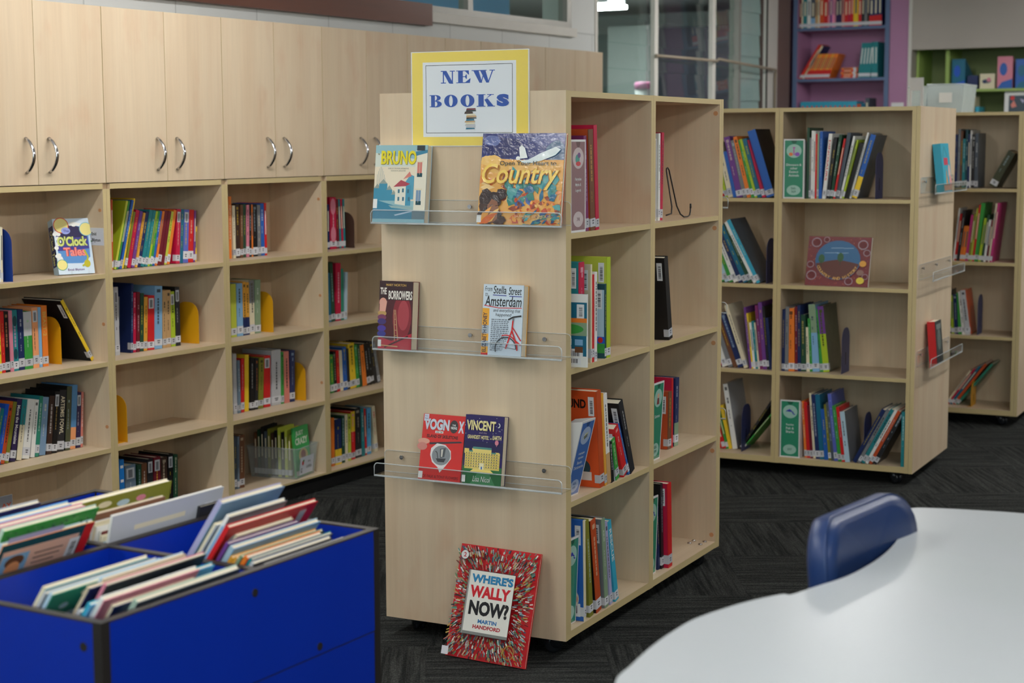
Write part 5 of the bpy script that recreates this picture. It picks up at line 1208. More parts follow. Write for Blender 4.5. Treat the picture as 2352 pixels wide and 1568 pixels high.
def d_borrow(p, w, h):
    X = lambda q: q * w; Z = lambda q: q * h; r = random.Random(4)
    p.rect(0, 0, w, h, (76,16,28)); p.ell(X(.7), Z(.48), X(.28), Z(.34), (134,30,44)); p.ell(X(.74), Z(.5), X(.17), Z(.22), (170,60,70)); p.poly([(0, 0), (w, 0), (w, Z(.24)), (X(.4), Z(.12)), (0, Z(.18))], (180,26,50)); p.rect(0, Z(.72), w, h, (52,14,24))
    for z0, c in ((.52, (190,150,90)), (.46, (120,50,90)), (.4, (60,40,110)), (.3, (70,50,150)), (.22, (50,50,130))): p.ell(X(.1), Z(z0), X(.13), Z(.045), c)
    p.ell(X(.12), Z(.68), X(.11), Z(.07), (226,160,140)); p.poly([(X(.02), Z(.55)), (X(.2), Z(.55)), (X(.24), Z(.7)), (X(.02), Z(.72))], (226,164,146))
    p.line([(X(.5), Z(.12)), (X(.46), Z(.58))], .003, (180,130,96)); p.line([(X(.6), Z(.12)), (X(.5), Z(.58))], .003, (180,130,96)); [p.line([(X(.48), Z(.2 + k * .08)), (X(.56 - k * .012), Z(.2 + k * .08))], .002, (180,130,96)) for k in range(5)]
    p.line([(X(.2), Z(.02)), (X(.9), Z(.2))], .004, (70,20,30)); p.line([(X(.1), Z(.05)), (X(.6), Z(.04))], .003, (200,160,110))
    p.text('MARY NORTON', X(.2), Z(.925), X(.8), Z(.96), (206,170,90), .01); p.text('THE', X(.03), Z(.8), X(.22), Z(.9), (232,224,214), .03); p.text('BORROWERS', X(.28), Z(.73), X(.99), Z(.86), (236,230,220), .03); p.rect(0, Z(.03), X(.1), Z(.13), 'white')
def d_bike(p, w, h):
    X = lambda q: q * w; Z = lambda q: q * h
    p.rect(0, 0, w, h, (206,220,232)); p.rect(0, 0, X(.17), Z(.66), (238,170,50)); p.rect(0, Z(.3), X(.17), Z(.42), (170,180,190)); p.rect(0, Z(.12), X(.17), Z(.2), (150,170,190)); p.rect(0, 0, X(.17), Z(.03), 'red')
    K = (16,16,20); p.text('From', X(.04), Z(.9), X(.22), Z(.97), K, .0, .15); p.text('to', X(.05), Z(.83), X(.11), Z(.88), K, .0, .15); p.text('Stella', X(.25), Z(.87), X(.57), Z(.98), K, .01, .15); p.text('Street', X(.63), Z(.86), X(.95), Z(.97), K, .01, .15); p.text('Amsterdam', X(.05), Z(.69), X(.96), Z(.84), K, .01, .15)
    p.line([(X(.24), Z(.85)), (X(.58), Z(.845))], .0022, (50,60,150)); p.line([(X(.65), Z(.84)), (X(.96), Z(.84))], .0022, (50,60,150)); p.line([(X(.03), Z(.7)), (X(.4), Z(.67)), (X(.97), Z(.68))], .0022, 'red')
    p.text('and everything that', X(.27), Z(.6), X(.94), Z(.66), K, 0, .15); p.text('happened', X(.33), Z(.54), X(.72), Z(.6), K, 0, .15)
    q = Print(lambda a, b_, l: (X(.14) - b_, -l - .0002, a)); q.text('ELIZABETH HONEY', Z(.04), X(.02), Z(.6), X(.12), (30,40,90), .02); p.mesh(q.v, q.f, col((40,40,70)))
    rr_ = random.Random(2)
    for k in range(17):
        z0 = .5 - k * .027; x1 = .7 - max(0, k - 9) * .035 - rr_.random() * .05; x = .23
        while x < x1: ww = .02 + rr_.random() * .06; p.rect(X(x), Z(z0), X(min(x + ww, x1)), Z(z0 + .012), (96,104,116)); x += ww + .015
    p.ring(X(.62), Z(.1), X(.27), Z(.17), X(.245), Z(.153), (60,64,70), 0, PI * 1.1); p.ring(X(.62), Z(.1), X(.3), Z(.2), X(.27), Z(.185), 'red', -.1, PI * .62)
    p.line([(X(.62), Z(.1)), (X(.76), Z(.36)), (X(.78), Z(.52))], .004, 'red'); p.line([(X(.76), Z(.36)), (X(.85), Z(.22)), (X(.99), Z(.16))], .004, 'red'); p.line([(X(.78), Z(.4)), (X(.99), Z(.22))], .003, 'red'); p.line([(X(.78), Z(.5)), (X(.78), Z(.55))], .005, 'grey'); p.line([(X(.66), Z(.51)), (X(.78), Z(.55)), (X(.98), Z(.57))], .004, 'nearblack')
    p.line([(X(.5), Z(.13)), (X(.88), Z(.1))], .0016, 'grey'); p.text('HELP', X(.42), Z(.07), X(.55), Z(.11), (130,140,150), 0)
def d_ship(p, w, h):
    X = lambda q: q * w; Z = lambda q: q * h
    p.rect(0, 0, w, h, (214,36,34)); p.text('VOGN', X(.03), Z(.755), X(.63), Z(.925), (60,30,40), .07); p.text('VOGN', X(.03), Z(.76), X(.63), Z(.93), (208,210,222), .05); p.text('X', X(.85), Z(.74), X(.98), Z(.92), (208,210,222), .05)
    p.ell(X(.74), Z(.83), X(.1), Z(.1), (60,52,54)); p.text('THE', X(.7), Z(.84), X(.78), Z(.865), (226,226,226), .02); p.text('VIKING', X(.665), Z(.79), X(.815), Z(.83), (226,226,226), .02)
    p.rect(X(.31), Z(.715), X(.5), Z(.75), (232,226,220)); p.text('AND THE', X(.33), Z(.72), X(.48), Z(.743), (40,30,30), .02); p.text('ISLAND OF SKELETONS', X(.12), Z(.64), X(.86), Z(.69), (50,12,14), .03)
    p.poly([(X(.2), Z(.565)), (X(.92), Z(.615)), (X(.98), Z(.6)), (X(.92), Z(.59)), (X(.2), Z(.535))], (46,48,56)); p.ell(X(.06), Z(.58), X(.14), Z(.045), (222,160,140)); p.ell(X(.03), Z(.5), X(.12), Z(.06), (206,130,120))
    p.poly([(X(.25), Z(.48)), (X(.38), Z(.56)), (X(.58), Z(.545)), (X(.72), Z(.46)), (X(.74), Z(.34)), (X(.62), Z(.22)), (X(.5), Z(.12)), (X(.44), Z(.2)), (X(.3), Z(.27)), (X(.24), Z(.38))], (226,222,222)); p.ell(X(.5), Z(.38), X(.22), Z(.15), (134,138,142))
    p.poly([(X(.38), Z(.33)), (X(.62), Z(.34)), (X(.58), Z(.28)), (X(.43), Z(.28))], (52,54,60)); p.poly([(X(.48), Z(.34)), (X(.46), Z(.48)), (X(.6), Z(.5)), (X(.58), Z(.36))], (74,78,84)); p.poly([(X(.5), Z(.36)), (X(.49), Z(.47)), (X(.54), Z(.48)), (X(.53), Z(.36))], (210,206,196)); p.line([(X(.44), Z(.3)), (X(.4), Z(.42)), (X(.36), Z(.44))], .0025, (52,54,60))
    p.rect(X(.02), Z(.89), X(.13), Z(.995), (206,208,224)); p.text('Easy', X(.04), Z(.955), X(.11), Z(.975), (60,70,120), .01); p.text('Read', X(.04), Z(.92), X(.11), Z(.94), (60,70,120), .01); p.text('NICK FALK & TONY FLOWERS', X(.03), Z(.03), X(.95), Z(.075), (80,16,20), .005); p.rect(0, Z(.015), X(.1), Z(.12), 'white')
def d_hotel(p, w, h):
    X = lambda q: q * w; Z = lambda q: q * h; r = random.Random(6)
    p.rect(0, 0, w, h, (36,24,92)); p.rect(0, Z(.4), w, Z(.62), (28,24,78)); p.rect(0, 0, w, Z(.26), (40,110,60)); p.poly([(X(.2), 0), (X(.85), 0), (X(.66), Z(.2)), (X(.42), Z(.2))], (70,140,90))
    for i in range(30): x, z = r.random(), .58 + r.random() * .4; p.ell(X(x), Z(z), .0009, .0009, 'white', 6)
    Y = (230,206,110)
    p.rect(X(.04), Z(.22), X(.94), Z(.47), Y); p.rect(X(.22), Z(.22), X(.72), Z(.52), (236,214,124)); p.rect(X(.02), Z(.44), X(.14), Z(.51), Y); p.rect(X(.82), Z(.42), X(.92), Z(.48), Y); p.rect(X(.24), Z(.51), X(.72), Z(.54), (80,140,130)); p.rect(X(.14), Z(.465), X(.24), Z(.485), (80,140,130)); p.rect(X(.72), Z(.455), X(.84), Z(.475), (80,140,130))
    for i in range(13):
        for j in range(6): p.rect(X(.07 + i * .066), Z(.25 + j * .037), X(.09 + i * .066), Z(.268 + j * .037), (90,110,90) if (i + j) % 3 else (60,70,120))
    for j in range(6): p.line([(X(.04), Z(.245 + j * .037)), (X(.94), Z(.245 + j * .037))], .0006, (170,130,60))
    p.rect(X(.43), Z(.2), X(.55), Z(.31), (244,234,190)); p.rect(X(.475), Z(.2), X(.51), Z(.26), (70,120,190)); p.poly([(X(.2), Z(.18)), (X(.8), Z(.18)), (X(.72), Z(.22)), (X(.28), Z(.22))], (240,216,120))
    p.ell(X(.85), Z(.62), .0058, .007, 'rose'); p.rect(X(.842), Z(.565), X(.858), Z(.58), 'rose'); p.ring(X(.87), Z(.87), .0055, .0065, .0032, .0042, 'white', -PI * .6, PI * .5)
    G_ = (236,222,160); p.text('VINCENT', X(.05), Z(.775), X(.8), Z(.92), (110,90,40), .04); p.text('VINCENT', X(.05), Z(.78), X(.8), Z(.925), G_, .03); p.text('and the', X(.38), Z(.735), X(.58), Z(.765), (150,130,150), 0, .2); p.text('GRANDEST HOTEL', X(.09), Z(.655), X(.64), Z(.71), G_, .02); p.text('on', X(.67), Z(.66), X(.72), Z(.68), G_, 0, .2); p.text('EARTH', X(.74), Z(.66), X(.96), Z(.72), G_, .02)
    p.text('Lisa Nicol', X(.28), Z(.04), X(.74), Z(.12), (226,226,226), 0, .25); p.rect(0, Z(.02), X(.09), Z(.12), 'white')
def d_crowd(p, w, h):
    r = random.Random(12); X = lambda q: q * w; Z = lambda q: q * h; p.rect(0, 0, w, h, (208,32,40))
    cs = [(200,180,150), (90,150,140), (60,90,110), (190,160,80), (120,60,50), (226,222,214), (80,130,90), (40,36,40), (150,180,190), (190,120,110)]
    cx, cz = w * .5, h * .5
    for i in range(1900):
        x, z = r.random() * w, r.random() * h
        if .2 * w < x < .8 * w and .21 * h < z < .79 * h: continue
        a = math.atan2(z - cz, x - cx) + r.uniform(-.2, .2); l = r.uniform(.003, .008); t = r.uniform(.0008, .002); ca, sa = math.cos(a), math.sin(a)
        q = [(x + u * ca - v_ * sa, z + u * sa + v_ * ca) for u, v_ in ((-l, -t), (l, -t), (l, t), (-l, t))]
        if all(0 < u < w and 0 < v_ < h for u, v_ in q): p.poly(q, r.choice(cs))
    p.rect(X(.2), Z(.215), X(.79), Z(.785), (60,40,40)); p.rect(X(.205), Z(.22), X(.785), Z(.26), (130,134,130)); p.rect(X(.205), Z(.22), X(.225), Z(.78), (150,150,146)); p.rect(X(.225), Z(.245), X(.785), Z(.78), (232,232,222))
    p.text("WHERE'S", X(.25), Z(.675), X(.77), Z(.75), (30,60,90), .05); p.text("WHERE'S", X(.25), Z(.677), X(.77), Z(.752), (36,130,180), .04); p.text('WALLY', X(.25), Z(.545), X(.755), Z(.65), (206,26,42), .05); p.text('NOW?', X(.265), Z(.39), X(.76), Z(.52), (20,22,26), .05)
    p.text('MARTIN', X(.4), Z(.325), X(.635), Z(.36), (36,110,170), .04); p.text('HANDFORD', X(.345), Z(.275), X(.69), Z(.31), (180,30,44), .04)
    p.ell(X(.12), Z(.905), .0135, .0135, (40,30,34)); p.ell(X(.12), Z(.905), .0122, .0122, (226,224,224)); p.text('2', X(.105), Z(.885), X(.14), Z(.925), (190,40,50), .02); p.rect(X(.0), Z(.012), X(.085), Z(.085), (222,222,228)); p.ring(X(.83), Z(.115), .017, .02, .0145, .0175, (180,140,50))
ledge_books = 'new books on the clear ledges'
def rest(u, z, w, h, t, front, spine, label, draw, gloss='gloss', v=-.0585, back=None):
    a = math.asin(min(.5, max(0, (-v - .0052 - t)) / h)); return cover_book(FA(u, v, z + .0005), (-a, 0, TH), w, h, t, front, spine, label, ledge_books, gloss, draw, back=back)
rest(.006, 1.199, .166, .214, .026, 'paleblue', 'paleblue', 'pale blue town-scene book with yellow title on top clear ledge', d_city)
rest(.337, 1.199, .247, .246, .014, 'navy', 'rust', 'large colourful square book with gold script title on top clear ledge', d_swirl, lam)
rest(.018, .845, .108, .19, .036, 'maroon', 'maroon', 'dark red paperback at left of middle clear ledge', d_borrow)
rest(.346, .845, .122, .192, .032, 'lightblue', 'amber', 'white-blue paperback with red bicycle on middle clear ledge', d_bike)
rest(.144, .484, .134, .183, .014, 'red', 'red', 'red paperback with silver title on lowest clear ledge', d_ship)
rest(.2845, .484, .12, .19, .026, 'darkpurple', 'darkpurple', 'midnight blue paperback with yellow hotel on lowest clear ledge', d_hotel)
a_ = math.radians(17); fw_ = FA.th - math.radians(4)
cover_book(FA(.252, -.103, .0028), (-a_, 0, fw_), .256, .312, .0085, 'red', 'red', 'large red crowd-pattern picture book leaning on bookcase end from the carpet', None, 'print', d_crowd)
# ------------------------------------------------------------------ books on the other ledges and stands
FE = Fr(*FR(0, .02, 0).xy, FR.th + PI / 2)
def d_tower(p, w, h):
    p.rect(0, 0, w, h, (40,170,196)); p.rect(0, h * .02, w, h * .14, (196,150,130)); p.poly([(w * .3, h * .14), (w * .55, h * .14), (w * .44, h * .5)], (206,150,90)); p.line([(w * .1, h * .7), (w * .4, h * .93), (w * .7, h * .72)], .004, (40,100,110)); p.rect(w * .22, h * .55, w * .72, h * .7, (206,60,90)); p.ell(w * .8, h * .4, w * .14, h * .16, (226,190,180)); p.ell(w * .85, h * .22, w * .16, h * .12, (214,150,150))
cover_book(FE(.19, -.058, 1.2065), (-math.radians(7), 0, FE.th), .15, .2, .032, (40,170,196), 'cyan', 'turquoise book with pink title on top ledge of rear bookcase end', None, 'print', d_tower)
def d_dark(p, w, h): p.rect(0, 0, w, h, (44,52,52)); p.ell(w * .5, h * .55, w * .3, h * .25, (90,104,100)); p.rect(w * .15, h * .8, w * .85, h * .92, (120,130,126))
cover_book(FE(.14, -.058, .4975), (-math.radians(5), 0, FE.th), .11, .175, .034, (44,52,52), 'red', 'dark book with red spine on lowest ledge of rear bookcase end', None, 'print', d_dark)
def d_land(p, w, h):
    r = random.Random(21); p.rect(0, 0, w, h, (124,44,48))
    for i in range(260): p.ell(w * r.random() * .98 + .002, h * r.random() * .97 + .003, .0022, .0022, r.choice([(170,80,70), (90,40,70), (190,110,90), (110,60,90), (150,60,60)]), 6)
    p.ell(w * .5, h * .52, w * .36, h * .4, (46,104,150)); p.poly([(w * .155, h * .44), (w * .35, h * .5), (w * .5, h * .53), (w * .7, h * .49), (w * .84, h * .45), (w * .8, h * .3), (w * .66, h * .17), (w * .5, h * .13), (w * .34, h * .17), (w * .2, h * .3)], (96,46,36))
    for k in range(4): p.line([(w * (.28 + k * .1), h * (.66 + k % 2 * .1)), (w * (.5 + k * .08), h * (.67 + k % 2 * .1))], .002, (150,190,220))
    for x, z in ((.24, .54), (.54, .58)): p.ell(w * x, h * z, w * .05, h * .09, (40,90,50)); p.line([(w * x, h * z - h * .16), (w * x, h * z - .01)], .003, (50,50,36))
    for x, z, k in ((.14, .87, 1), (.3, .93, .6), (.88, .84, 1), (.95, .68, .7), (.1, .2, 1), (.07, .42, .7), (.7, .1, .8), (.95, .2, .6)): p.ring(w * x, h * z, .022 * k, .02 * k, .018 * k, .016 * k, (176,150,160)); p.ring(w * x, h * z, .012 * k, .012 * k, .0, .0, (110,30,36))
    p.ell(w * .9, h * .46, .015, .013, (226,160,60)); p.ell(w * .88, h * .12, .017, .014, (226,200,60)); p.ell(w * .87, h * .28, .016, .012, (150,110,100))
    t = 'COUNTRY AND HISTORY'
    for i, ch in enumerate(t): an = math.radians(205 + 130 * i / (len(t) - 1)); p.rtext(ch, w * .5 + math.cos(an) * w * .35, h * .54 + math.sin(an) * h * .42, .012, (226,170,90), an + PI / 2, .02)
lb = cover_book(FR(-.478, .035, .8172), (-math.radians(13), 0, FR.th - .06), .272, .208, .012, (124,44,48), 'white', 'landscape red and blue painted picture book facing out on second shelf of rear bookcase', None, 'print', d_land)
es = MB(); es.tube([(.09, .004, .0), (.09, .075, .0035), (.09, .058, .12)], .0022, 6); es.tube([(.18, .004, .0), (.18, .075, .0035), (.18, .058, .12)], .0022, 6); es.tube([(.09, .075, .0035), (.18, .075, .0035)], .0022, 6)
es.v = [(x, y + .02, z + .0025) for x, y, z in es.v]; tag(es.build('book_stand', 'acrylic', None, FR(-.478, .035, .8162), (0, 0, FR.th - .06)), 'clear stand propping the landscape picture book on rear bookcase', 'book stand')
# clock tales book on a clear stand
def d_clock(p, w, h):
    r = random.Random(5); p.rect(0, 0, w, h, (206,222,236)); p.poly([(w * .06, h * .2), (w * .04, h * .86), (w * .3, h * .9), (w * .6, h * .88), (w * .95, h * .8), (w * .93, h * .3), (w * .7, h * .19)], (86,140,200)); p.poly([(w * .05, h * .42), (w * .04, h * .84), (w * .5, h * .88), (w * .9, h * .8), (w * .93, h * .45)], (60,56,140)); p.poly([(w * .1, h * .65), (w * .1, h * .84), (w * .45, h * .89), (w * .85, h * .82), (w * .9, h * .66)], (34,26,74))
    for i in range(16): p.ell(w * (.02 + r.random() * .1), h * (.2 + r.random() * .6), .008, .007, 'white', 10)
    for i in range(14): p.ell(w * (.15 + r.random() * .6), h * (.88 + r.random() * .03), .009, .006, 'white', 10)
    for x, z, k, c in ((.04, .92, .027, (214,70,40)), (.9, .8, .024, (120,190,210)), (.12, .17, .019, (70,160,130))):
        p.ell(w * x if x > .1 else .0275, h * z - (.008 if z > .9 else 0), min(k, .0268), k, c); p.ell(w * x if x > .1 else .0275, h * z - (.008 if z > .9 else 0), min(k, .0268) * .9, k * .9, (236,222,140))
    p.ell(w * .33, h * .78, .016, .012, (150,160,220)); p.text('The', w * .26, h * .755, w * .42, h * .8, (70,70,150), .02)
    p.text("O'Clock", w * .06, h * .5, w * .9, h * .68, (90,100,40), .09); p.text("O'Clock", w * .06, h * .5, w * .9, h * .68, (206,214,120), .04); p.text('Tales', w * .2, h * .32, w * .82, h * .48, (190,60,60), .09); p.text('Tales', w * .2, h * .32, w * .82, h * .48, (240,140,130), .03); p.text('Enid Blyton', w * .26, h * .05, w * .72, h * .1, (100,50,120), .01)
    p.line([(w * .78, h * .42), (w * .86, h * .3), (w * .8, h * .18), (w * .68, h * .14)], .006, (180,180,40)); p.ell(w * .82, h * .18, .011, .013, (190,180,30))
ck = cover_book(FW(.592, .080, .9812), (-math.radians(15), 0, FW.th - .42), .126, .192, .046, 'paleblue', 'navy', 'thick pale blue clock-covered book on stand in leftmost wall unit', None, 'print', d_clock)
p = Print(lambda a, z, l: (-l, .046 - a, z)); p.rect(0, 0, .046, .192, 'paleblue'); p.rect(.002, .03, .044, .17, (40,44,104))
q = Print(lambda a, b_, l: (-l - .0012, .046 - b_, .185 - a)); q.text("O'Clock", .03, .012, .1, .036, (206,214,120), .03); q.text('Tales', .105, .012, .15, .034, (240,140,130), .03); p.mesh(q.v, q.f, col((206,208,140))); p.build('spine_print', 'print', ck)
es = MB(); es.tube([(.03, -.01, .02), (.03, -.012, .0035), (.03, .1, .0035), (.03, .085, .13)], .0018, 6); es.tube([(.09, -.01, .02), (.09, -.012, .0035), (.09, .1, .0035), (.09, .085, .13)], .0018, 6); es.tube([(.03, .1, .0035), (.09, .1, .0035)], .0018, 6)
es.v = [(x, y, z - .0012) for x, y, z in es.v]; tag(es.build('book_stand', 'acrylic', None, FW(.598, .072, .9782), (0, 0, FW.th - .42)), 'clear stand under the thick clock-covered book', 'book stand')

# ------------------------------------------------------------------ clear tub of paperbacks in the third wall unit
FT = Fr(*FW(1.770, .016, 0).xy, FW.th + .17)      # x: short front face, y: long side going in
tb = empty('storage_tub', FT(0, 0, .0785), FT.th, 'clear plastic tub of paperbacks with a name label, third wall unit', 'tub')
g = MB(); w_, d_, h_ = .152, .205, .125
for x0, x1, y0, y1 in ((0, w_, 0, .0022), (0, w_, d_ - .0022, d_), (0, .0022, .0022, d_ - .0022), (w_ - .0022, w_, .0022, d_ - .0022)):
    vs = []
    for z, k in ((0, 0), (h_, .012)):
        for x, y in ((x0, y0), (x1, y0), (x1, y1), (x0, y1)):
            vs.append((x + (k if x > w_ / 2 else -k), y + (k if y > d_ / 2 else -k), z))
    g.mesh(vs, [(0, 3, 2, 1), (4, 5, 6, 7), (0, 1, 5, 4), (1, 2, 6, 5), (2, 3, 7, 6), (3, 0, 4, 7)])
g.box(.0022, w_ - .0022, .0022, d_ - .0022, 0, .002); g.build('body', 'tubplastic', tb)
g = MB(); g.tube([(-.014, -.014, h_), (w_ + .014, -.014, h_), (w_ + .014, d_ + .014, h_), (-.014, d_ + .014, h_)], .0032, 6, closed=True); g.build('rim', 'tubplastic', tb)
p = Print(lambda a, z, l: (a, -.001 - z * .096 - l, z)); p.rect(.02, .012, .135, .084, (206,212,222)); p.text('G', .03, .02, .042, .04, (30,30,34), .03); p.text('Andy', .085, .054, .11, .066, (40,40,44), .01); p.text('Griffiths', .075, .034, .122, .046, (40,40,44), .01); p.ell(.045, .06, .008, .01, (190,50,50)); p.ell(.05, .068, .006, .005, (60,130,60)); p.build('name_label', 'print', tb)
def d_green(p, w, h):
    p.rect(0, 0, w, h, (60,170,90)); p.text('JUST', w * .14, h * .8, w * .66, h * .92, (206,226,200), .05); p.text('CRAZY', w * .08, h * .64, w * .9, h * .78, (220,232,210), .05); p.ell(w * .55, h * .4, w * .3, h * .15, (226,200,120)); p.ell(w * .55, h * .42, w * .16, h * .1, (150,60,50)); p.ell(w * .3, h * .2, w * .15, h * .06, (110,200,130)); p.rect(0, h * .02, w * .2, h * .12, 'white')
tc_ = ['brown','darkgreen','nearblack','slate','olive','darkbrown','black','yellowgreen','black','yellowgreen','olive']
for i, c in enumerate(tc_):
    y = d_ - .006 - i * .0155
    far_book(FT(.016, y, .0815), FT.th - PI / 2, -.0, .0125, .175 + (i * 7 % 5) * .006, .115, c, {'ti': 'cream'})
cover_book(FT(.02, .008, .0815), (-math.radians(4.5), 0, FT.th), .126, .2, .009, (60,170,90), 'green', 'green-covered paperback at the front of the clear tub in third wall unit', None, 'print', d_green)
# ------------------------------------------------------------------ purple bookcase in the far corner
pc = empty('corner_bookcase', FK(.02, 0, 0), FK.th, 'lilac bookcase with steel-blue edges in the far corner beside the louvre window', 'bookcase')
for a, b_ in ((0, .032), (.659, .691)):
    g = MB(); g.box(a, b_, 0, .28, 0, 2.55, front=1); g.build('side_panel', ['purple', 'steelb'], pc)
KZ = [1.495, 1.843, 2.192]
for z in [.1, .45, .8, 1.15] + KZ + [2.55]:
    g = MB(); g.box(.032, .659, .002, .27, z - .02, z, front=1); g.build('shelf', ['purple', 'steelb'], pc)
g = MB(); g.box(.032, .659, .27, .28, 0, 2.55); g.build('back_panel', 'purple', pc)
def krow(z, x, items, place, grp, v=.02):
    for i, (c, t, h, lean, o) in enumerate(items):
        loc = FK(x, v, z + .0004)
        if lean > 0: loc = FK(x, v, z + .0004 + t * math.sin(lean))
        far_book(loc, FK.th, lean, t * .97, h, .15, c, o)
        x += t / math.cos(lean) + (o.get('gap', 0))
S_ = dict(sl=1)
top = [('maroon', .016), ('cream', .012), ('teal', .03), ('white', .026), ('slate', .032), ('tan', .02), ('cream', .014), ('orangered', .028), ('red', .03), ('rose', .016), ('purple', .014), ('pink', .016), ('rose', .012), ('darkpurple', .022), ('darkpurple', .02), ('salmon', .02), ('red', .024), ('crimson', .022), ('red', .018), ('yellow', .034), ('red', .022), ('nearblack', .022), ('grey', .018), ('darkbrown', .016), ('navy', .03), ('navy', .03), ('navy', .028)]
krow(KZ[2], .056, [(c, t, .2 + (i * 5 % 4) * .006, 0, {'bot': 'lightblue'} if c == 'slate' else ({'bot': 'red'} if c == 'navy' else {})) for i, (c, t) in enumerate(top)], 'top visible shelf of lilac bookcase', 'books on the top visible shelf of the lilac bookcase')
mid = [('red', .012, .27, .56, {'ti': 0}), ('rust', .012, .27, .56, {}), ('cream', .012, .26, .56, {'cov': 'navy'})] + [(('orange' if k % 3 else 'amber'), .0135, .18, .40, {'bot': 'red'}) for k in range(12)]
krow(KZ[1], .058, mid, 'middle visible shelf of lilac bookcase', 'leaning books on the middle visible shelf of the lilac bookcase')
for k, (c, dx) in enumerate((('red', 0), ('orangered', .004), ('orange', -.003), ('red', .005), ('orange', .002))):
    far_book(FK(.365 + dx + .115, .02, KZ[1] + .0006 + k * .0142), FK.th, -PI / 2, .0135, .115, .17, c, {})
tl = [('teal', .021, .235, .1, {'top': 'teal', 'ti': 'white'}) for k in range(3)] + [('teal', .021, .235, .1, {'gap': .008, 'ti': 'white'})] + [('teal', .022, .24, .0, {'ti': 'white'}) for k in range(2)]
krow(KZ[1], .488, tl, 'the teal set at right of middle shelf of lilac bookcase', 'teal books in the lilac bookcase')
krow(KZ[0], .075, [('cyan', .034, .19, 0, {'ti': 'red'}) for k in range(12)] + [('rust', .03, .17, 0, {}), ('tealblue', .03, .175, 0, {}), ('slate', .028, .21, 0, {})], 'lowest visible shelf of lilac bookcase', 'cyan series on the lowest visible shelf of the lilac bookcase')
g = MB(); g.box(0, .085, -.003, 0, 0, .05); tag(g.build('wall_card', 'whiteplastic', None, FK(.735, -.0005, 1.62), (0, 0, FK.th)), 'small pale card fixed to the lilac return beside the corner bookcase', 'card')
# ------------------------------------------------------------------ green pigeonhole unit in the wall opening
gu = empty('green_shelving', FK(.869, .105, 0), FK.th, 'lime green shelving set in the wall opening at upper right', 'shelving')
def gbox(name, *a, mat='green'):
    g = MB(); g.box(*a); return g.build(name, mat, gu)
gbox('side_panel', 0, .018, 0, .3, .95, 2.05); gbox('divider', .2, .225, 0, .29, .95, 2.05); gbox('side_panel', 2.2, 2.218, 0, .3, .95, 2.05); gbox('back_panel', 0, 2.218, .3, .31, .95, 2.05, mat='greenback')
gbox('shelf', .225, 2.2, .002, .29, 1.738, 1.755); gbox('shelf', .225, 2.2, .002, .29, 1.38, 1.397); gbox('top', .018, 2.2, .002, .29, 2.03, 2.05); gbox('bottom', .018, 2.2, .002, .29, .95, 1.0)
ZN = 1.7555
def holder(x, w, h, c, c2, label):
    r = empty('magazine_holder', FK(x, .13, ZN), FK.th, label, 'magazine holder', 'magazine holders on the green shelf'); g = MB(); fn = lambda a, b_, d: (a, d, b_)
    g.box(0, w, 0, .004, 0, h, col(c)); g.box(0, w, .2, .204, 0, h * .5, col(c)); g.box(0, w, .004, .2, 0, .004, col(c))
    for xx in (0, w - .003): g.prism([(.004, .004), (.2, .004), (.2, h * .5), (.004, h)], lambda a, b_, d: (d, a, b_), xx, xx + .003, col(c))
    g.build('body', 'print', r); p = Print(lambda a, b_, l: (a, -l, b_)); p.poly([(0, 0), (w, 0), (w, h * .3), (w * .3, h * .2)], c2); p.ell(w * .4, h * .6, w * .25, h * .2, c2); p.build('printed_front', 'print', r); return r
holder(1.105, .09, .2, 'tealblue', 'royal', 'blue-green magazine holder at left end of the green shelf')
g = MB(); g.box(0, .07, 0, .1, 0, .09, col('navy')); o = g.build('card_box', 'print', None, FK(1.205, .15, ZN), (0, 0, FK.th)); tag(o, 'small dark blue box beside the blue-green magazine holder', 'box')
g = MB(); g.box(0, .1, 0, .012, 0, .1, col('cream')); o = g.build('picture_tile', 'print', None, FK(1.29, .15, ZN), (0, 0, FK.th)); tag(o, 'small square cream picture standing on the green shelf', 'picture')
p = Print(lambda a, b_, l: (a, -l, b_)); p.ell(.045, .05, .03, .014, 'slate'); p.ell(.06, .06, .014, .014, 'rose'); p.ell(.03, .045, .01, .01, 'navy'); p.build('picture', 'print', o)
holder(1.41, .1, .21, 'rose', 'blue', 'pink and blue magazine holder in the middle of the green shelf')
holder(1.53, .1, .19, 'blue', 'tealblue', 'deep blue magazine holder cut by the right edge of the photo')
for x, c, w, h, lab in ((1.185, 'plum', .045, .32, 'dark plum folder leaning on lower green shelf'), (1.245, 'cream', .014, .31, 'thin cream book on lower green shelf'), (1.268, 'cyan', .025, .24, 'cyan book on lower green shelf beside thin cream one')):
    book(FK(x, .14, 1.3975), FK.th, 0, w, h, .14, c, {'ti': 0}, lab, '', True)
fr_ = empty('framed_picture', FK(1.46, .125, 1.3975), (-.06, 0, FK.th), 'white picture frame with dark artwork standing on lower green shelf', 'picture')
g = MB(); fn = lambda a, b_, d: (a, d, b_)
for q in ((0, .028, 0, .34), (.23, .258, 0, .34), (.028, .23, 0, .028), (.028, .23, .312, .34)): g.box(q[0], q[1], 0, .014, q[2], q[3])
g.build('frame', 'whiteplastic', fr_); g = MB(); g.box(.026, .232, .006, .011, .026, .314, col((50,70,84))); o = g.build('artwork', 'print', fr_)
p = Print(lambda a, b_, l: (a, .006 - l, b_)); p.ell(.05, .295, .014, .014, 'red'); p.poly([(.04, .25), (.06, .28), (.08, .24), (.05, .23)], 'salmon'); p.poly([(.1, .29), (.13, .28), (.12, .26)], 'lavender'); p.ell(.16, .27, .02, .02, 'crimson'); p.ring(.16, .19, .03, .04, .018, .026, 'yellow'); p.build('painted_shapes', 'print', o)
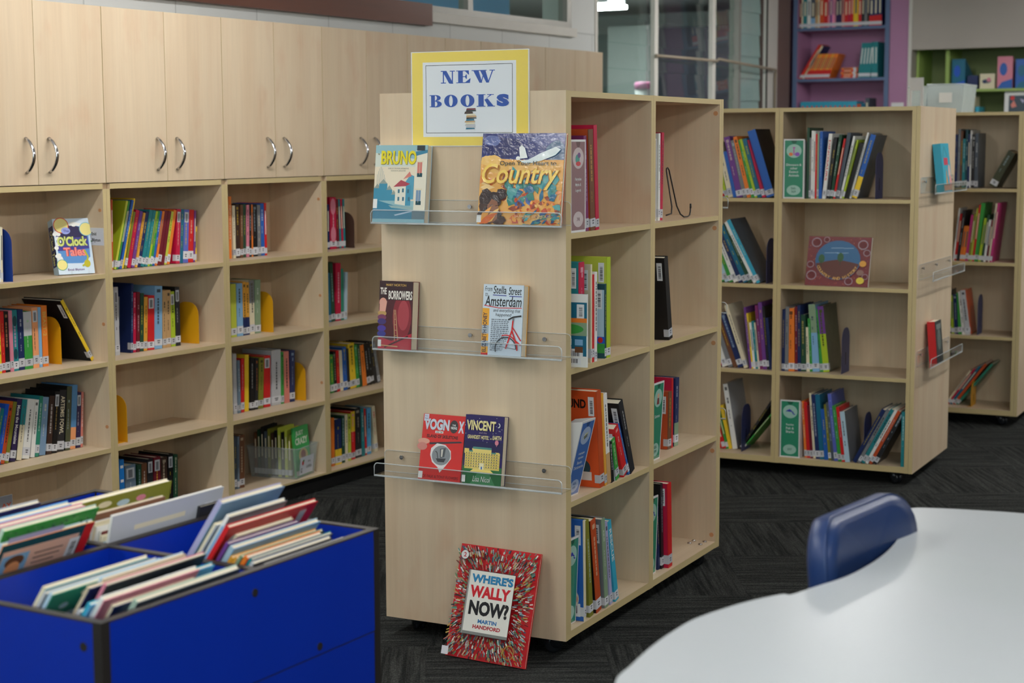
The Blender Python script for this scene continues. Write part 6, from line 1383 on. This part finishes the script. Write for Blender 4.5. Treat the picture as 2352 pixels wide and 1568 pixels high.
# ------------------------------------------------------------------ clear tubs standing on the far right bookcase
for x, v, w, d, h, tilt, lab in ((-.62, .2, .085, .3, .13, 0, 'narrow clear plastic tub at left on top of the far right bookcase'), (-.525, .2, .17, .3, .14, 0, 'wide clear plastic tub with a white label on top of far right bookcase')):
    r = empty('clear_tub', FS(x, v, 1.5565), (0, tilt, FS.th), lab, 'tub')
    g = MB(); k = .012
    for x0, x1, y0, y1 in ((0, w, 0, .003), (0, w, d - .003, d), (0, .003, .003, d - .003), (w - .003, w, .003, d - .003)):
        g.mesh([(x + (0 if zz == 0 else (k if x > w / 2 else 0)), y + (0 if zz == 0 else (k if y > d / 2 else -k)), zz) for zz in (0, h) for x, y in ((x0, y0), (x1, y0), (x1, y1), (x0, y1))], [(0, 3, 2, 1), (4, 5, 6, 7), (0, 1, 5, 4), (1, 2, 6, 5), (2, 3, 7, 6), (3, 0, 4, 7)])
    g.box(.003, w - .003, .003, d - .003, 0, .003); g.build('body', 'frosted', r)
    g = MB(); g.tube([(0, -k, h), (w + k, -k, h), (w + k, d + k, h), (0, d + k, h)], .005, 6, closed=True); g.build('rim', 'frosted', r)
    if w > .1:
        g = MB(); g.box(.06, .125, -.012, -.0105, .05, .1, col('white')); g.build('label', 'print', r)
st = empty('display_stand', FS(-.6, .12, 1.5565), FS.th - .2, 'white plastic display stand in front of the clear tubs', 'display stand')
g = MB(); g.box(0, .075, 0, .003, .11, .175); g.box(.06, .075, 0, .003, 0, .11); g.box(0, .012, 0, .003, 0, .11); g.build('front_panel', 'whiteplastic', st); g = MB(); g.box(0, .075, .003, .06, 0, .003); g.build('base', 'whiteplastic', st)

# ------------------------------------------------------------------ table and chair
def catmull(P, n=8):
    out = []
    for i in range(len(P)):
        p0, p1, p2, p3 = P[i - 1], P[i], P[(i + 1) % len(P)], P[(i + 2) % len(P)]
        for k in range(n):
            t = k / n; out.append(tuple(.5 * (2 * p1[j] + (p2[j] - p0[j]) * t + (2 * p0[j] - 5 * p1[j] + 4 * p2[j] - p3[j]) * t * t + (3 * p1[j] - p0[j] - 3 * p2[j] + p3[j]) * t ** 3) for j in (0, 1)))
    return out
edge = [(.132, 2.12), (.159, 2.2), (.196, 2.289), (.234, 2.362), (.272, 2.422), (.347, 2.499), (.415, 2.549)]
edge2 = [(.432, 2.548), (.477, 2.593), (.546, 2.664), (.62, 2.778), (.678, 2.902), (.726, 3.04), (.742, 3.12), (.765, 3.163), (.812, 3.162), (.89, 3.141), (.967, 3.113), (1.15, 3.02), (1.4, 2.8), (1.56, 2.5), (1.6, 2.1), (1.45, 1.75), (1.1, 1.58), (.7, 1.55), (.38, 1.62), (.2, 1.78), (.135, 1.96)]
out_ = catmull(edge + edge2, 6)
tbl = empty('table', (.8, 2.3, 0), 0, 'large white curved-edge table in the lower right foreground', 'table')
g = MB(); pts = [(x - .8, y - 2.3) for x, y in out_]; cx = sum(q[0] for q in pts) / len(pts); cy = sum(q[1] for q in pts) / len(pts)
sh = lambda k: [(cx + (x - cx) * k, cy + (y - cy) * k) for x, y in pts]
def ringz(a, za, b_, zb, sm=True, mi=0):
    k = len(a)
    for i in range(k):
        j = (i + 1) % k; g.face([(*a[i], za), (*a[j], za), (*b_[j], zb), (*b_[i], zb)], WH, mi, sm)
s0, s1, s2 = sh(.9965), sh(.999), sh(1.0)
g.face([(*q, .72) for q in s0]); ringz(s1, .7193, s0, .72); ringz(s2, .717, s1, .7193); ringz(s2, .694, s2, .717, False, 1); g.face([(*q, .694) for q in s2][::-1], WH, 1)
g.build('table_top', ['white_top', 'alu'], tbl)
for x, y in ((-.45, -.3), (.55, -.35), (.5, .35), (.02, .55)):
    g = MB(); g.lathe([(.02, .0), (.022, .01), (.02, .03), (.019, .69), (.035, .692), (.035, .694)], (x, y, 0), 16); g.build('leg', 'alu', tbl)
FC = Fr(.492, 2.692, math.radians(54))
ch = empty('chair', FC.o, FC.th, 'navy vinyl padded chair tucked under the white table', 'chair')
def pad(W, Z0, Z1, T, r1, r0, crown, name, mat, parent, y0=0, bow=.0):
    n = 8; pts = []
    for cx, cz, r, a in ((W - r1, Z1 - r1, r1, 0), (r1, Z1 - r1, r1, PI / 2), (r0, Z0 + r0, r0, PI), (W - r0, Z0 + r0, r0, 1.5 * PI)): pts += [(cx + r * math.cos(a + PI / 2 * i / n), cz + r * math.sin(a + PI / 2 * i / n)) for i in range(n + 1)]
    mx, mz = W / 2, (Z0 + Z1) / 2
    def rg(k, inset): return [(mx + (x - mx) * (1 - inset / (W / 2)) * k, mz + (z - mz) * (1 - inset / ((Z1 - Z0) / 2)) * k) for x, z in pts]
    prof = [(0, .05, crown + .012), (.45, .0, crown * .8 + .01), (.8, 0, crown * .45 + .006), (.95, 0, crown * .12 + .003), (1, .006, .001), (1, .003, .003), (1, .0015, .005), (1, .0005, .004), (1, .0, .008), (1, 0, T - .016), (1, .006, T - .004), (1, .016, T), (.5, 0, T + .004), (0, .05, T + .004)]
    b = MB(); rings = []
    for k, ins, y in prof:
        k = max(k, .02); yy = -y if (k < 1 and len(rings) < 5) else y
        rings.append([(x, y0 + yy + bow * ((x - mx) / (W / 2)) ** 2 * (-1), z) for x, z in rg(k, ins)])
    m = len(pts); vs = [q for r_ in rings for q in r_]; fs = []
    for i in range(len(rings) - 1):
        for j in range(m): fs.append((i * m + j, i * m + (j + 1) % m, (i + 1) * m + (j + 1) % m, (i + 1) * m + j))
    fs.append(tuple(range(m))[::-1]); fs.append(tuple((len(rings) - 1) * m + j for j in range(m)))
    b.mesh(vs, fs, WH, 0, True); return b.build(name, mat, parent)
bk = pad(.372, .61, .796, .042, .075, .022, .012, 'backrest', 'vinyl', ch, 0, .03)
bk.rotation_euler = (-math.radians(5), 0, 0); bk.location = (0, -.062, .003)
g = MB(); g.box(.012, .388, .01, .034, .42, .66); g.build('back_support', 'vinyl', ch)
st_ = pad(.4, 0, .38, .045, .05, .04, .01, 'seat', 'vinyl', ch); st_.matrix_local = Matrix(((1, 0, 0, 0), (0, 0, 1, -.375), (0, -1, 0, .455), (0, 0, 0, 1)))
for x in (.02, .38):
    for y0, y1 in ((-.34, -.37), (.0, .05)):
        g = MB(); g.tube([(x, y0, .412), (x, y0, .2), (x, y1, .006)], .011, 10); g.lathe([(.014, 0), (.014, .012)], (x, y1, 0), 10); g.build('leg', 'blackkick', ch)

# ------------------------------------------------------------------ blue picture book bin
BX, BY, BZ, FLR = .727, .727, .70, .507
bn = empty('book_bin', FD.o, FD.th, 'royal blue picture book bin with dark edges in the left foreground', 'book bin')
def bp_(name, mats, *a, **k):
    g = MB(); g.box(*a, **k); return g.build(name, mats, bn)
T = .016
for nm, q in (('front_panel', (.018, BX - .018, 0, T)), ('rear_panel', (.018, BX - .018, BY - T, BY)), ('side_panel', (0, T, .018, BY - .018)), ('side_panel', (BX - T, BX, .018, BY - .018))):
    bp_(nm, 'blue', *q, FLR, BZ - .003); bp_('rim', 'rimtrim', q[0] - (.0 if q[1] - q[0] < .1 else .0), q[1], q[2], q[3], BZ - .003, BZ)
for x in (0, BX - .0185):
    for y in (0, BY - .0185): bp_('corner_post', 'blacktrim', x, x + .0185, y, y + .0185, .085, BZ)
bp_('divider', 'blue', .369, .385, T, BY - T, FLR, BZ - .004); bp_('rim', 'rimtrim', .369, .385, T, BY - T, BZ - .004, BZ - .0005)
bp_('divider', 'blue', T, .369, .343, .359, FLR, BZ - .004); bp_('rim', 'rimtrim', T, .369, .343, .359, BZ - .004, BZ - .0005)
bp_('divider', 'blue', .385, BX - T, .343, .359, FLR, BZ - .004); bp_('rim', 'rimtrim', .385, BX - T, .343, .359, BZ - .004, BZ - .0005)
bp_('floor_panel', 'blue', .018, BX - .018, .018, BY - .018, FLR - .012, FLR)
for nm, q in (('lower_panel', (.0185, .366, .001, T)), ('lower_panel', (.368, BX - .0185, .001, T)), ('lower_panel', (.0185, BX - .0185, BY - T, BY - .001)), ('lower_panel', (.001, T, .0185, BY - .0185)), ('lower_panel', (BX - T, BX - .001, .0185, BY - .0185))): bp_(nm, 'blue', *q, .09, FLR - .003)
bp_('seam_strip', 'blacktrim', .0185, BX - .0185, .0015, T, FLR - .003, FLR); bp_('base', 'blacktrim', 0, BX, 0, BY, .075, .089)
for x, z in ((.362, .662), (.539, .521)): g = MB(); g.lathe([(.0075, -.0006), (.0075, .002)], (x, 0, z), 16, 'y'); g.build('screw_hole', 'blacktrim', bn)
g = MB(); g.lathe([(.0075, -.0006), (.0075, .002)], (0, .038, .658), 16, 'x'); g.build('screw_hole', 'blacktrim', bn)
for x, y in ((.07, .07), (BX - .07, .07), (.07, BY - .07), (BX - .07, BY - .07)): caster(bn, x, y, x * 5, .075)
for comp, bs in BIN:
    for i, (x, y, w, h, t, ph, c, o) in enumerate(bs):
        def dr(p, w_, h_, o=o, i=i):
            r = random.Random(i * 7 + len(comp)); cv = o.get('cov', c); p.rect(0, 0, w_, h_, cv)
            a = o.get('art')
            if a == 1:
                for k in range(14): p.ell(w_ * (.1 + r.random() * .8), h_ * (.62 + r.random() * .33), w_ * (.02 + r.random() * .06), h_ * .025, r.choice(['cream','darkgreen','slate','rose','amber','paleblue']))
            elif a == 'leaf':
                for k in range(420): p.ell(w_ * (.02 + r.random() * .96), h_ * (.5 + r.random() * .49), w_ * .012, h_ * .007, r.choice([(40,90,60), (80,140,90), (110,160,110), (50,110,70)]), 6)
                p.rect(w_ * .03, h_ * .9, w_ * .6, h_ * .97, 'lavender')
            elif a == 'text':
                p.rect(0, 0, w_, h_, 'darkteal'); p.rect(w_ * .04, 0, w_ * .86, h_ * .94, (226,180,160)); p.rect(w_ * .9, 0, w_, h_, 'red'); p.rect(w_ * .05, h_ * .5, w_ * .34, h_ * .9, 'lightblue'); p.ell(w_ * .2, h_ * .84, w_ * .1, h_ * .05, 'brown'); p.ell(w_ * .2, h_ * .78, w_ * .08, h_ * .06, 'peach'); p.ell(w_ * .24, h_ * .62, w_ * .1, h_ * .12, 'beige')
                for k in range(9): p.rect(w_ * .4, h_ * (.86 - k * .04), w_ * (.62 + r.random() * .2), h_ * (.872 - k * .04), (120,90,84))
            elif o.get('tx'):
                p.ell(w_ * .14, h_ * .87, w_ * .07, h_ * .06, 'lightgrey'); p.text('Charlie Parsley', w_ * .12, h_ * .8, w_ * .8, h_ * .93, (240,200,190), .02, .2); p.rect(w_ * .82, h_ * .78, w_ * .9, h_ * .96, 'lightgrey')
            else:
                p.rect(w_ * .2, h_ * .84, w_ * (.5 + r.random() * .3), h_ * .88, r.choice(['white','cream','gold']))
            if o.get('bc'): p.barcode(w_ - .05, h_ - .085, w_ - .025, h_ - .025, r)
        o_ = o; nm = SAY.get(o.get('cov', c), o.get('cov', c)); tp = SAY.get(c, c)
        lab = '%s picture book%s, %s from front, %s of blue bin' % (nm, '' if nm == tp else ' with %s edges' % tp, ORD[i], comp.replace(' ', '-'))
        z = FLR + .0008
        cover_book(FD(x, y, z), (ph, 0, FD.th), w, h, t, o.get('cov', c), c, lab, 'picture books in the %s compartment of the blue bin' % comp, 'print', dr, back=c)
tag(FAR.build('far_books', 'print'), 'many small books in the lilac corner bookcase, the clear tub and distant shelves', 'books', None, 'stuff')
